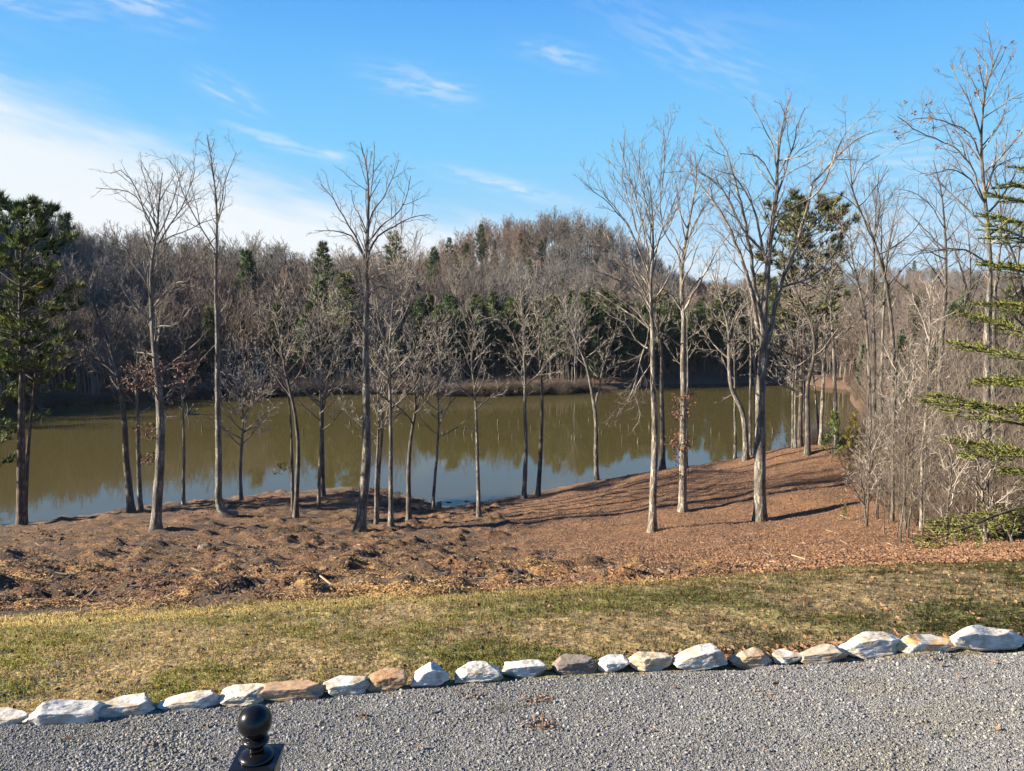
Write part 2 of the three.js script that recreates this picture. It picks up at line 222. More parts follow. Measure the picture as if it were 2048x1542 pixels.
// a pine: stem, whorled branches, tufts of needles
function buildPine(s, foot, root) {
  const rng = rand(s.seed), H = s.h, r0 = s.r, P = (s.path ?? [V(0, H, 0)]).map((p) => p.clone()), { pts } = smooth([V(0, -0.3, 0), V(0, 0, 0), ...P], H / 26);
  root ??= thing(s.name ?? 'pine_tree', s.label, s.category ?? 'pine tree', foot, s.group);
  const rad = pts.map((p, k) => mix(r0, r0 * 0.1, Math.pow(k / (pts.length - 1), 1.1)) * (1 + 0.4 * Math.exp(-Math.max(0, p.y) / 0.3)));
  const st = new Geo(); st.tube(pts, rad, s.sides ?? 9, rng()); put('trunk', st.build(), M.pine, root);
  const br = new Geo(), nd = new Geo();
  const tuft = (p, d, size) => { for (let k = 0; k < s.needles; k++) { const e = V(rng() - 0.5, rng() - 0.42, rng() - 0.5).multiplyScalar(s.flat ? 1.2 : 1.5).add(d).normalize(); if (s.flat) e.y *= 0.45; const L = size * (0.6 + rng() * 0.6), q = V(rng() - 0.5, rng() - 0.5, rng() - 0.5).cross(e).normalize().multiplyScalar(s.wide * (0.6 + rng() * 0.7)), n = V(0, 0, 0).crossVectors(e, q).normalize(), b = p.clone().addScaledVector(e, L * 0.1), g = 0.75 + rng() * 0.6, y = rng(); if (n.y < 0) n.negate(); nd.tri(b.clone().add(q), b.clone().sub(q), p.clone().addScaledVector(e, L), n, [mix(s.green[0], s.green[0] * 1.9, y) * g, s.green[1] * g, s.green[2] * g * mix(1, 0.7, y)]); } };
  for (let k = 0, roll = rng() * 6; k < s.branches; k++) {
    const t = mix(s.from, 0.985, Math.pow((k + rng()) / s.branches, 0.92)), f = t * (pts.length - 1), j = Math.min(Math.floor(f), pts.length - 2), p = pts[j].clone().lerp(pts[j + 1], f - j); roll += 2.4 + (rng() - 0.5) * 1.2;
    const h = (t - s.from) / (1 - s.from), len = s.reach * (s.cone ? 1.05 - h * 0.9 : 0.25 + 0.95 * Math.sin(Math.PI * (0.12 + h * 0.8))) * (0.55 + rng() * 0.65), dir = V(Math.cos(roll) + (s.lean ?? 0), (s.rise ?? 0.15) + h * 0.6 + (rng() - 0.5) * 0.3, Math.sin(roll)).normalize(), bare = rng() < (s.bare ?? 0) * (1 - h);
    const line = [p], rr = [Math.max(0.012, Math.min(rad[j] * 0.5, len * 0.016))]; let cur = p;
    for (let q = 1; q <= 5; q++) { dir.x += (rng() - 0.5) * 0.28; dir.z += (rng() - 0.5) * 0.28; dir.y += (rng() - 0.5) * 0.22 + (s.lift ?? 0.05); dir.normalize(); cur = cur.clone().addScaledVector(dir, len / 5); line.push(cur); rr.push(mix(rr[0], 0.008, q / 5)); }
    br.tube(line, rr, 4);
    if (bare) continue;
    if (s.flat) {
      const n = Math.max(6, Math.round(len / 0.078));
      for (let q = 0; q < n; q++) {
        const w = mix(0.16, 1, (q + rng()) / n), g = w * 4.999, i = Math.floor(g), p0 = line[i].clone().lerp(line[i + 1], g - i), dd = V(0, 0, 0).subVectors(line[i + 1], line[i]).normalize(), sd = (q % 2 ? 1 : -1), tl = (0.14 + 0.85 * Math.sin(Math.PI * Math.min(1, 0.12 + w * 0.9)) * Math.min(1, len / 2.6)) * (0.6 + rng() * 0.7), td = dd.clone().multiplyScalar(0.75).add(V(-dd.z, 0, dd.x).multiplyScalar(sd * (0.55 + rng() * 0.4))).add(V(0, (rng() - 0.6) * 0.3, 0)).normalize(), p1 = p0.clone().addScaledVector(td, tl).add(V(0, -0.05 * tl, 0));
        br.tube([p0, p1], [0.006, 0.003], 3);
        const m = Math.round(tl / 0.03); for (let u = 0; u < m; u++) { const at0 = p0.clone().lerp(p1, (u + rng()) / m); for (let y = 0; y < 3; y++) { const nd0 = td.clone().multiplyScalar(0.7).add(V((rng() - 0.5) * 1.7, (rng() - 0.35) * 0.9, (rng() - 0.5) * 1.7)).normalize(), L = s.size * (0.6 + rng() * 0.6), wv = V(rng() - 0.5, rng() - 0.5, rng() - 0.5).cross(nd0).normalize().multiplyScalar(s.wide), nn = V(0, 0, 0).crossVectors(nd0, wv).normalize(), k2 = 0.7 + rng() * 0.6, yel = rng(); if (nn.y < 0) nn.negate(); nd.tri(at0.clone().add(wv), at0.clone().sub(wv), at0.clone().addScaledVector(nd0, L), nn, [mix(s.green[0], s.green[0] * 1.6, yel) * k2, s.green[1] * k2, s.green[2] * k2]); } }
      }
      continue;
    }
    for (let q = 0; q < s.tufts; q++) { const w = mix(s.inner ?? 0.35, 1, Math.sqrt(rng())), g = w * 5, i = Math.min(4, Math.floor(g)), e = line[i].clone().lerp(line[i + 1], g - i), d = V(0, 0, 0).subVectors(line[i + 1], line[i]).normalize(); const side = V(-d.z, 0, d.x).multiplyScalar((rng() - 0.5) * 2), tip = e.clone().addScaledVector(side, len * 0.26 * (1.25 - w * 0.6)).add(V(0, (rng() - 0.35) * (s.flat ? 0.08 : 0.3), 0)); br.tube([e, tip], [0.011, 0.006], 3); tuft(tip, d.clone().multiplyScalar(0.5).addScaledVector(side, 0.7).add(V(0, s.flat ? 0.05 : 0.35, 0)).normalize(), s.size); }
  }
  put('branches', br.build(), M.limbDark, root).userData.kind = 'stuff';
  put('needles', nd.build(), M.needle, root).userData.kind = 'stuff';
  return root;
}

// ------------------------------------------------------------------ the trees on the near bank: foot [x, y, depth], stem width and course, limbs
const big = { n: 9, from: 0.42, len: 4.4, rise: 1.2 };
tree({ b: [263, 1030, 46], w: 15, bark: 'dark', seed: 4, label: 'dark leaning bare tree with a wide low crown, nearest right of the tall left pine', path: [[254, 940], [249, 860], [240, 770], [222, 700], [198, 640], [176, 570], [150, 530]], limbs: [[[236, 750], [200, 725], [165, 720], [125, 735]], [[246, 790], [205, 735], [160, 700], [128, 690]], [[225, 705], [245, 640], [262, 570], [258, 500]], [[200, 645], [160, 600], [130, 590]], [[185, 600], [205, 530], [200, 480]]], crown: { n: 7, from: 0.5, len: 3.6, rise: 0.7 }, twig: 'twigPale', form: { leaves: [690, 780, 0.16] } });
tree({ b: [281, 1022, 48], w: 11, bark: 'grey', seed: 5, label: 'straight slim tree directly right of the dark leaning tree, its bare top lost in branches', path: [[276, 900], [273, 780], [276, 690], [280, 600]], crown: { n: 9, from: 0.45, len: 2.6, rise: 0.7 }, twig: 'twigPale', form: { leaves: [680, 850, 0.3] } });
tree({ b: [312, 1066, 37], w: 21, bark: 'grey', seed: 6, label: 'lichened grey tree with broken pale limb stubs, red brown leaves and a fan crown', path: [[318, 960], [320, 880], [317, 780], [308, 690], [303, 620], [302, 560], [308, 500], [314, 450], [318, 400], [325, 345]], limbs: [[0.6, [309, 500], [296, 440], [272, 395], [240, 380], [192, 376]], [0.6, [311, 480], [290, 420], [268, 370], [240, 340], [222, 348]], [0.55, [314, 455], [300, 395], [288, 350], [282, 318]], [0.6, [310, 490], [335, 430], [352, 380], [366, 330]], [0.55, [308, 505], [345, 440], [375, 390], [392, 340], [385, 318]], [0.5, [309, 500], [350, 470], [395, 450], [440, 432]], [0.55, [303, 590], [275, 540], [250, 500], [225, 470]], [0.4, [304, 650], [330, 652], [352, 650], [372, 632], [392, 600]], [0.4, [308, 672], [326, 660], [322, 646], [340, 628]], [0.45, [306, 704], [285, 706], [268, 705]], [0.35, [303, 610], [345, 570], [380, 560], [402, 520]]], crown: { n: 16, from: 0.38, len: 3, rise: 1 }, form: { dens: [0, 1.75, 3, 4.2] }, sprays: [[300, 862, 22, 26], [296, 915, 14, 14], [330, 745, 60, 60, 0.4], [285, 750, 42, 34, 0.6]] });
tree({ b: [367, 1010, 48], w: 8, bark: 'grey', seed: 7, label: 'thin straight young tree with rusty leaves near its top, right of the lichened grey tree', path: [[368, 900], [365, 800], [367, 700], [368, 660]], crown: { n: 12, from: 0.6, len: 2.1, rise: 0.5 }, twig: 'twigPale', form: { leaves: [680, 790, 0.8] } });
tree({ b: [470, 1036, 42], w: 15, bark: 'grey', seed: 8, noTip: false, label: 'very tall narrow tree rising from a hooked foot that curves out of the slope', path: [[446, 1026, 0], [438, 1004, 0], [437, 960], [436, 850], [435, 760], [434, 650], [431, 560], [434, 470], [430, 380], [421, 310], [414, 268]], limbs: [[0.6, [429, 508], [412, 470], [385, 425], [365, 380], [345, 325], [332, 315]], [0.55, [432, 460], [442, 410], [455, 345], [474, 306]], [0.4, [433, 450], [448, 400], [452, 350]], [0.35, [435, 640], [455, 600], [462, 560]], [0.35, [434, 690], [410, 710], [392, 732]], [0.3, [433, 480], [395, 510], [370, 545]]], crown: { n: 26, from: 0.5, len: 1.7, rise: 1.5, bias: 0.6 } });
tree({ b: [483, 1003, 49], w: 8, bark: 'grey', seed: 9, label: 'small sunlit bushy tree with a dense pale twiggy crown standing before the lake', path: [[482, 930], [486, 850], [485, 790], [487, 735]], limbs: [[[486, 870], [510, 855], [540, 862]], [[485, 840], [455, 815], [432, 800]], [[486, 820], [515, 780], [540, 742]], [[485, 815], [460, 770], [445, 735]]], crown: { n: 16, from: 0.42, len: 2.6, rise: 0.75, round: true }, twig: 'twigPale', form: { dens: [0, 2.2, 3.4, 5], thin: 0.0095 } });
tree({ b: [592, 1036, 43], w: 11, bark: 'dark', seed: 10, label: 'dark tree leaning left as it rises, its slim left limb arching over', path: [[596, 940], [596, 880], [589, 820], [577, 770], [566, 720], [559, 670], [554, 630], [552, 590]], limbs: [[0.45, [554, 640], [545, 622], [520, 620], [500, 632]], [0.6, [574, 760], [575, 710], [585, 690], [605, 675], [622, 650]], [0.5, [577, 700], [578, 640], [590, 620], [615, 606]], [0.5, [556, 650], [566, 600], [570, 560]], [0.4, [552, 600], [535, 570], [525, 540]]], crown: { n: 9, from: 0.55, len: 3.1, rise: 0.9 }, twig: 'twigPale' });
tree({ b: [586, 1022, 45], w: 8, bark: 'dark', seed: 11, label: 'slender dark stem crossing behind the foot of the dark left leaning tree', path: [[584, 900], [578, 800], [576, 740], [574, 700]], crown: { n: 6, from: 0.7, len: 1.6, rise: 0.8 }, sprays: [[565, 935, 14, 8]] });
tree({ b: [638, 1020, 46], w: 8, bark: 'grey', seed: 12, label: 'left and nearer of two slim trunks side by side left of the candlestick tree', path: [[640, 930], [642, 860], [640, 800], [636, 740], [640, 690]], limbs: [[0.4, [641, 820], [628, 800], [615, 804]], [0.4, [640, 790], [625, 765], [610, 745]]], crown: { n: 10, from: 0.5, len: 2.3, rise: 0.8 }, twig: 'twigPale' });
tree({ b: [646, 994, 50], w: 10, bark: 'dark', seed: 13, label: 'right and farther of two slim trunks side by side left of the candlestick tree', path: [[645, 900], [644, 800], [643, 700], [643, 620]], limbs: [[0.5, [646, 840], [652, 790], [660, 750], [668, 735]], [0.4, [645, 800], [665, 770], [680, 755]]], crown: { n: 13, from: 0.5, len: 3, rise: 0.75, round: true }, twig: 'twigPale' });
tree({ b: [720, 1061, 38], w: 22, bark: 'grey', seed: 14, pow: 0.75, label: 'tall clean grey tree left of centre with wide spreading limbs like a candlestick against sky', path: [[728, 980], [733, 880], [733, 760], [732, 640], [733, 540], [735, 470], [737, 400], [734, 340], [721, 285]], limbs: [[0.62, [732, 530], [715, 480], [690, 440], [665, 395], [640, 368]], [0.5, [733, 515], [700, 470], [670, 462], [628, 462]], [0.6, [734, 515], [750, 480], [785, 455], [820, 435], [860, 430]], [0.55, [735, 480], [765, 450], [800, 420], [815, 395], [822, 350]], [0.5, [735, 480], [742, 430], [770, 390], [790, 345], [797, 320]], [0.55, [737, 410], [747, 350], [750, 290]], [0.4, [733, 470], [717, 430], [705, 405], [702, 380]], [0.38, [735, 600], [752, 575], [775, 577], [800, 600], [812, 625]], [0.4, [733, 600], [722, 577], [702, 570], [655, 574]], [0.35, [735, 565], [760, 550], [785, 550], [810, 560]], [0.35, [736, 525], [750, 508], [772, 502]]], crown: { n: 12, from: 0.66, len: 2, rise: 1.5 }, form: { dens: [0, 1.6, 3, 4] } });
tree({ b: [752, 1046, 41], w: 8, bark: 'grey', seed: 15, label: 'left slim stem of the close pair standing just right of the candlestick tree', path: [[753, 960], [757, 870], [757, 800], [750, 740], [742, 690]], crown: { n: 10, from: 0.45, len: 2.6, rise: 0.9 }, twig: 'twigPale' });
tree({ b: [754, 1040, 43], w: 7, bark: 'grey', seed: 16, label: 'right slim stem of the close pair just right of the candlestick tree', path: [[758, 950], [764, 870], [766, 800], [772, 740], [785, 690], [792, 640]], limbs: [[0.5, [763, 830], [750, 770], [735, 720]], [0.5, [766, 790], [785, 760], [800, 745]]], crown: { n: 9, from: 0.45, len: 2.7, rise: 0.9 }, twig: 'twigPale' });
tree({ b: [782, 1053, 39], w: 10, bark: 'grey', seed: 17, label: 'tall straight slim tree reaching the skyline saddle, third stem right of the candlestick tree', path: [[781, 950], [782, 840], [779, 720], [786, 600], [790, 520], [792, 470]], crown: { n: 18, from: 0.42, len: 2.8, rise: 0.9, round: true }, twig: 'twigPale' });
tree({ b: [818, 1046, 42], w: 11, bark: 'dark', seed: 18, label: 'blackish knobbly tree that forks widely at the level of the far shoreline', path: [[817, 960], [822, 880], [831, 820], [828, 770], [832, 720], [838, 680]], limbs: [[0.65, [830, 822], [842, 800], [857, 782]], [0.5, [828, 790], [815, 760], [800, 735], [795, 700]], [0.5, [834, 715], [855, 690], [872, 640], [868, 600]], [0.4, [828, 760], [850, 720], [870, 714]]], crown: { n: 10, from: 0.55, len: 3, rise: 0.8 }, twig: 'twigPale' });
tree({ b: [866, 1011, 49], w: 7, bark: 'grey', seed: 19, label: 'thin pale leaning tree with a cut stub at its foot, beside the small tree stump', path: [[871, 940], [876, 860], [876, 780], [878, 710], [877, 650]], crown: { n: 18, from: 0.4, len: 2.4, rise: 0.75, round: true }, twig: 'twigPale' });
tree({ b: [958, 1036, 40.5], w: 9, bark: 'grey', seed: 20, label: 'slim tree standing alone low in the gully, forking into two high above the water', path: [[956, 940], [954, 850], [950, 780], [944, 720], [950, 670], [948, 640]], limbs: [[0.6, [948, 760], [936, 720], [925, 690], [905, 670]], [0.6, [951, 680], [958, 645], [982, 635], [1000, 630]], [0.5, [949, 670], [940, 640], [932, 600], [935, 560]], [0.35, [952, 800], [975, 805], [985, 820]]], crown: { n: 8, from: 0.55, len: 2.6, rise: 1 }, twig: 'twigPale' });
tree({ b: [1048, 998, 49], w: 10, bark: 'grey', seed: 21, label: 'tree by the water at the gully mouth with an arching left limb', path: [[1051, 900], [1050, 800], [1049, 740], [1047, 680], [1043, 610], [1040, 555]], limbs: [[0.65, [1048, 730], [1034, 690], [1015, 650], [995, 640], [962, 655]], [0.4, [1049, 770], [1030, 745], [1010, 722]], [0.5, [1045, 640], [1035, 600], [1020, 580]], [0.4, [1051, 790], [1070, 780], [1082, 776]]], crown: { n: 13, from: 0.5, len: 3.2, rise: 1.05 }, twig: 'twigPale' });
tree({ b: [1076, 991, 50], w: 10, bark: 'dark', seed: 22, label: 'dark tree by the water, right of the one with the arching left limb', path: [[1082, 890], [1084, 800], [1080, 730], [1078, 690], [1080, 640], [1086, 570]], limbs: [[0.6, [1080, 745], [1100, 715], [1122, 680], [1138, 645]], [0.6, [1079, 690], [1068, 650], [1055, 610]], [0.4, [1082, 765], [1105, 740], [1115, 725]]], crown: { n: 12, from: 0.55, len: 2.9, rise: 1 }, twig: 'twigPale' });
tree({ b: [1193, 962, 53], w: 10, bark: 'grey', seed: 23, label: 'tree on the lake edge splitting low into a narrow V of two long stems', path: [[1192, 900], [1190, 830], [1184, 790], [1172, 730], [1152, 680], [1128, 615], [1120, 585]], limbs: [[0.7, [1189, 820], [1200, 770], [1212, 715], [1228, 670], [1235, 630]], [0.4, [1172, 740], [1165, 680], [1168, 630]], [0.4, [1152, 680], [1165, 650], [1190, 600]], [0.35, [1140, 650], [1115, 625], [1105, 600]]], crown: { n: 9, from: 0.6, len: 2.5, rise: 0.9 }, twig: 'twigPale' });
tree({ b: [1305, 1062, 34.5], w: 17, bark: 'pale', seed: 24, pow: 0.7, label: 'pale smooth tree with many slender limbs rising like a broom', path: [[1307, 960], [1309, 880], [1306, 780], [1305, 680], [1303, 620], [1301, 560], [1306, 500], [1304, 420], [1298, 360]], limbs: [[0.55, [1303, 660], [1280, 630], [1250, 605], [1215, 580], [1195, 562]], [0.5, [1304, 640], [1290, 600], [1262, 570], [1225, 555], [1180, 540]], [0.5, [1302, 620], [1275, 560], [1245, 525], [1200, 490], [1165, 470]], [0.55, [1301, 590], [1285, 520], [1255, 450], [1210, 400], [1175, 372]], [0.5, [1301, 570], [1280, 480], [1258, 400], [1235, 340], [1215, 320]], [0.55, [1302, 560], [1290, 470], [1270, 390], [1250, 330], [1240, 285]], [0.5, [1303, 540], [1300, 450], [1285, 370], [1278, 310], [1283, 285]], [0.55, [1304, 530], [1322, 460], [1322, 390], [1330, 330], [1328, 260]], [0.5, [1305, 520], [1330, 450], [1355, 390], [1360, 360]], [0.45, [1304, 500], [1345, 440], [1362, 390], [1375, 350]], [0.5, [1305, 665], [1275, 640], [1235, 610], [1190, 582]], [0.45, [1306, 705], [1282, 690], [1255, 650], [1225, 625], [1195, 590]], [0.3, [1300, 640], [1290, 690], [1276, 745], [1262, 790], [1232, 835]], [0.3, [1284, 720], [1270, 780], [1282, 830], [1265, 860]]], crown: { n: 7, from: 0.6, len: 3, rise: 1.6 }, twig: 'twig', form: { ang: [0, 0.45, 0.55, 0.6], up: 0.3, dens: [0, 1.65, 3.2, 5] }, sprays: [] });
tree({ b: [1325, 940, 51], w: 12, bark: 'dark', seed: 25, label: 'dark trunk at the lake edge seen just right of the pale broom shaped tree', path: [[1325, 850], [1324, 760], [1322, 690], [1310, 640], [1290, 590], [1275, 540]], limbs: [[0.5, [1322, 700], [1335, 650], [1345, 590]], [0.4, [1316, 665], [1290, 645], [1270, 650]]], crown: { n: 9, from: 0.55, len: 3, rise: 0.9 }, twig: 'twigPale' });
tree({ b: [1365, 1023, 38.5], w: 17, bark: 'pale', seed: 26, pow: 0.8, label: 'pale tree right of the broom tree with clusters of rusty leaves along its trunk', path: [[1366, 940], [1366, 840], [1367, 740], [1366, 640], [1364, 580], [1366, 520], [1375, 460], [1388, 400], [1394, 350], [1390, 300]], limbs: [[0.6, [1367, 628], [1385, 590], [1405, 555], [1430, 510], [1470, 455]], [0.55, [1365, 620], [1345, 590], [1315, 570], [1290, 545]], [0.55, [1366, 545], [1352, 500], [1325, 460], [1300, 430]], [0.5, [1367, 530], [1380, 470], [1402, 420], [1440, 378], [1470, 355]], [0.45, [1372, 475], [1360, 420], [1352, 380]], [0.45, [1385, 420], [1410, 380], [1425, 350]], [0.4, [1362, 690], [1335, 672], [1318, 668]]], crown: { n: 10, from: 0.58, len: 3, rise: 1.3 }, sprays: [[1360, 810, 24, 40, 1.0], [1358, 880, 22, 40, 0.8], [1362, 930, 22, 18, 1], [1380, 785, 12, 12]], form: { dens: [0, 1.65, 3.2, 5] } });
tree({ b: [1373, 935, 47], w: 6, bark: 'grey', seed: 27, label: 'thin stem showing beside the right edge of the rusty leaved pale trunk', path: [[1373, 860], [1375, 760], [1374, 660], [1378, 600]], crown: { n: 7, from: 0.6, len: 1.8, rise: 1 }, twig: 'twigPale' });
tree({ b: [1520, 1042, 35], w: 25, bark: 'grey', limb: M.limbPale, seed: 28, pow: 0.85, label: 'big grey tree with the stoutest trunk, forking into tall spreading limbs against blue sky', path: [[1519, 960], [1520, 860], [1522, 770], [1527, 690], [1530, 620], [1534, 540], [1541, 460], [1552, 390], [1553, 340], [1562, 270], [1577, 200]], limbs: [[0.62, [1526, 715], [1545, 640], [1562, 570], [1590, 500], [1608, 440], [1625, 370], [1660, 330], [1700, 290], [1750, 262]], [0.6, [1524, 700], [1510, 620], [1498, 560], [1475, 500], [1455, 445], [1430, 405], [1385, 350], [1345, 320]], [0.6, [1531, 650], [1512, 580], [1500, 500], [1485, 420], [1470, 360], [1455, 310], [1432, 265], [1425, 245]], [0.5, [1503, 520], [1475, 440], [1440, 370], [1400, 345], [1372, 315]], [0.55, [1533, 545], [1520, 470], [1500, 400], [1465, 350], [1430, 340]], [0.55, [1552, 385], [1535, 340], [1510, 310], [1480, 308]], [0.55, [1548, 420], [1562, 370], [1580, 310], [1595, 250], [1612, 215]], [0.5, [1553, 340], [1545, 285], [1520, 240], [1508, 205]], [0.5, [1556, 330], [1600, 310], [1640, 290], [1672, 255]], [0.45, [1553, 360], [1590, 340], [1630, 318]], [0.5, [1605, 450], [1640, 380], [1668, 320], [1690, 270], [1720, 240]], [0.45, [1568, 590], [1610, 560], [1660, 520], [1690, 470]], [0.5, [1562, 280], [1572, 240], [1560, 205]], [0.45, [1535, 500], [1560, 440], [1600, 435], [1620, 445]]], crown: { n: 8, from: 0.62, len: 2.6, rise: 1.1 }, form: { dens: [0, 1.65, 3.2, 5], wig: 0.5 } });
tree({ b: [1492, 920, 49], w: 13, bark: 'grey', seed: 29, label: 'crooked tree with a kinked trunk leaning left, behind the big forked tree near the water', path: [[1490, 870], [1484, 820], [1474, 800], [1462, 770], [1458, 720], [1458, 670], [1448, 620], [1432, 570], [1420, 530]], limbs: [[0.5, [1458, 690], [1470, 640], [1490, 600]], [0.5, [1450, 625], [1450, 570], [1465, 520]], [0.35, [1464, 790], [1445, 800], [1430, 808]]], crown: { n: 11, from: 0.5, len: 3, rise: 1 }, twig: 'twigPale' });
tree({ b: [1470, 918, 52], w: 6, bark: 'grey', seed: 30, label: 'thin straight stem just left of the crooked kinked tree near the water', path: [[1470, 830], [1469, 740], [1466, 650]], crown: { n: 7, from: 0.6, len: 2, rise: 0.9 }, twig: 'twigPale' });
tree({ b: [1500, 912, 50], w: 6, bark: 'grey', seed: 31, label: 'thin stem standing between the kinked tree and the big forked trunk', path: [[1500, 820], [1502, 720], [1498, 630], [1490, 560]], crown: { n: 8, from: 0.6, len: 2.2, rise: 0.9 }, twig: 'twigPale' });
tree({ b: [1511, 915, 49], w: 8, bark: 'pale', seed: 32, label: 'pale stem half hidden behind the left edge of the big forked trunk', path: [[1512, 820], [1508, 720], [1502, 640], [1505, 560]], crown: { n: 8, from: 0.55, len: 2.5, rise: 0.9 }, twig: 'twigPale' });
tree({ b: [1585, 897, 50], w: 5, bark: 'grey', seed: 33, label: 'thinnest and leftmost stem of the trunk cluster on the right crest', path: [[1585, 820], [1587, 740], [1592, 670]], crown: { n: 8, from: 0.4, len: 2.2, rise: 0.6 }, twig: 'twigPale' });
tree({ b: [1590, 896, 49], w: 6, bark: 'grey', seed: 34, label: 'second thin stem of the trunk cluster on the right crest', path: [[1590, 800], [1593, 710], [1596, 640]], crown: { n: 8, from: 0.45, len: 2.4, rise: 0.6 }, twig: 'twigPale' });
tree({ b: [1600, 894, 50], w: 11, bark: 'pine', seed: 35, label: 'reddish brown straight trunk in the middle of the cluster on the right crest', path: [[1601, 800], [1602, 720], [1603, 650], [1606, 590]], crown: { n: 8, from: 0.5, len: 2.6, rise: 0.5 }, twig: 'twigPale' });
tree({ b: [1615, 911, 47], w: 12, bark: 'dark', seed: 36, label: 'black mottled trunk at the front of the cluster on the right crest', path: [[1615, 830], [1616, 770], [1627, 720], [1629, 680], [1620, 640], [1600, 600], [1585, 560], [1575, 520]], limbs: [[0.5, [1624, 740], [1632, 690], [1645, 650]], [0.4, [1612, 625], [1580, 610], [1560, 620]]], crown: { n: 9, from: 0.5, len: 3, rise: 0.7 }, twig: 'twigPale' });
tree({ b: [1639, 890, 50], w: 6, bark: 'grey', seed: 37, label: 'slender stem leaning left behind the black mottled trunk', path: [[1634, 820], [1626, 740], [1620, 670]], crown: { n: 6, from: 0.5, len: 2, rise: 0.7 }, twig: 'twigPale' });
tree({ b: [1641, 888, 49], w: 7, bark: 'pale', seed: 38, noTip: true, tip: 0.09, label: 'straight branchless dead pole with a snapped top beside the young green pines', path: [[1646, 780], [1650, 690], [1651, 628]], category: 'dead tree', name: 'dead_tree' });
tree({ b: [1674, 886, 48], w: 10, bark: 'grey', seed: 39, label: 'tall grey tree rising behind the young green pines with a bent upper trunk', path: [[1671, 800], [1667, 700], [1663, 630], [1654, 575], [1640, 545], [1632, 500]], limbs: [[0.5, [1660, 608], [1672, 590], [1685, 570]], [0.5, [1645, 552], [1620, 520], [1600, 500]], [0.45, [1655, 580], [1665, 530], [1660, 480]]], crown: { n: 9, from: 0.55, len: 3, rise: 1 }, twig: 'twigPale' });
const woods = 'tall bare trees in the right hand wood';
tree({ b: [1738, 925, 47], w: 9, bark: 'grey', seed: 41, label: 'first tall trunk right of the young pines, leaning left as it rises into the sky', path: [[1739, 800], [1736, 700], [1728, 620], [1716, 570], [1702, 490], [1698, 420]], limbs: [[0.5, [1728, 610], [1712, 540], [1690, 480], [1680, 400]], [0.5, [1716, 570], [1730, 520], [1735, 450]], [0.4, [1702, 480], [1670, 440], [1650, 430]]], crown: { n: 9, from: 0.55, len: 3.4, rise: 1 } });
tree({ b: [1749, 930, 49], w: 10, bark: 'dark', seed: 42, label: 'upright dark trunk close beside the left leaning one, its crown thin against the pale sky', path: [[1749, 800], [1748, 700], [1746, 600], [1748, 520], [1752, 430], [1758, 340]], limbs: [[0.5, [1748, 500], [1735, 430], [1728, 370]], [0.5, [1750, 460], [1775, 400], [1800, 370]]], crown: { n: 14, from: 0.5, len: 3.6, rise: 1.1 } });
tree({ b: [1789, 960, 42], w: 12, bark: 'dark', seed: 43, label: 'dark tree slanting far up to the left across the sky in the right wood', path: [[1788, 800], [1786, 720], [1780, 620], [1768, 545], [1748, 480], [1722, 425], [1705, 380], [1700, 330], [1697, 290]], limbs: [[0.55, [1775, 590], [1765, 520], [1762, 450], [1768, 390]], [0.5, [1722, 425], [1700, 400], [1665, 385], [1640, 395]], [0.5, [1705, 375], [1725, 330], [1760, 310]], [0.45, [1745, 475], [1760, 420], [1755, 370]]], crown: { n: 12, from: 0.55, len: 3.4, rise: 0.8 } });
tree({ b: [1760, 955, 52], w: 8, bark: 'grey', seed: 44, label: 'thinner trunk of the right hand wood between two darker ones, with a snag branch', path: [[1762, 800], [1765, 700], [1768, 600], [1775, 500], [1790, 430], [1800, 380]], crown: { n: 12, from: 0.5, len: 3.2, rise: 1 } });
tree({ b: [1884, 940, 46], w: 13, bark: 'dark', seed: 45, label: 'dark tree with crooked low limbs spreading left, between the slanting one and the tallest tree', path: [[1880, 800], [1882, 700], [1890, 600], [1893, 520], [1888, 430], [1880, 370], [1868, 320]], limbs: [[0.55, [1892, 500], [1860, 470], [1835, 445], [1805, 410]], [0.55, [1890, 450], [1855, 405], [1825, 385], [1800, 378]], [0.5, [1893, 520], [1850, 500], [1815, 510], [1795, 505]], [0.5, [1884, 400], [1900, 350], [1920, 320]], [0.5, [1892, 560], [1875, 535], [1870, 500]]], crown: { n: 12, from: 0.5, len: 3.6, rise: 0.7 } });
tree({ b: [1945, 930, 48], w: 10, bark: 'dark', seed: 46, label: 'double forked dark trunk just left of the tallest tree', path: [[1942, 800], [1940, 700], [1938, 610], [1928, 560], [1912, 510], [1900, 470]], limbs: [[0.7, [1939, 600], [1942, 540], [1938, 480], [1930, 420], [1925, 380]], [0.5, [1940, 620], [1958, 560], [1968, 500]]], crown: { n: 12, from: 0.55, len: 3.2, rise: 1 } });
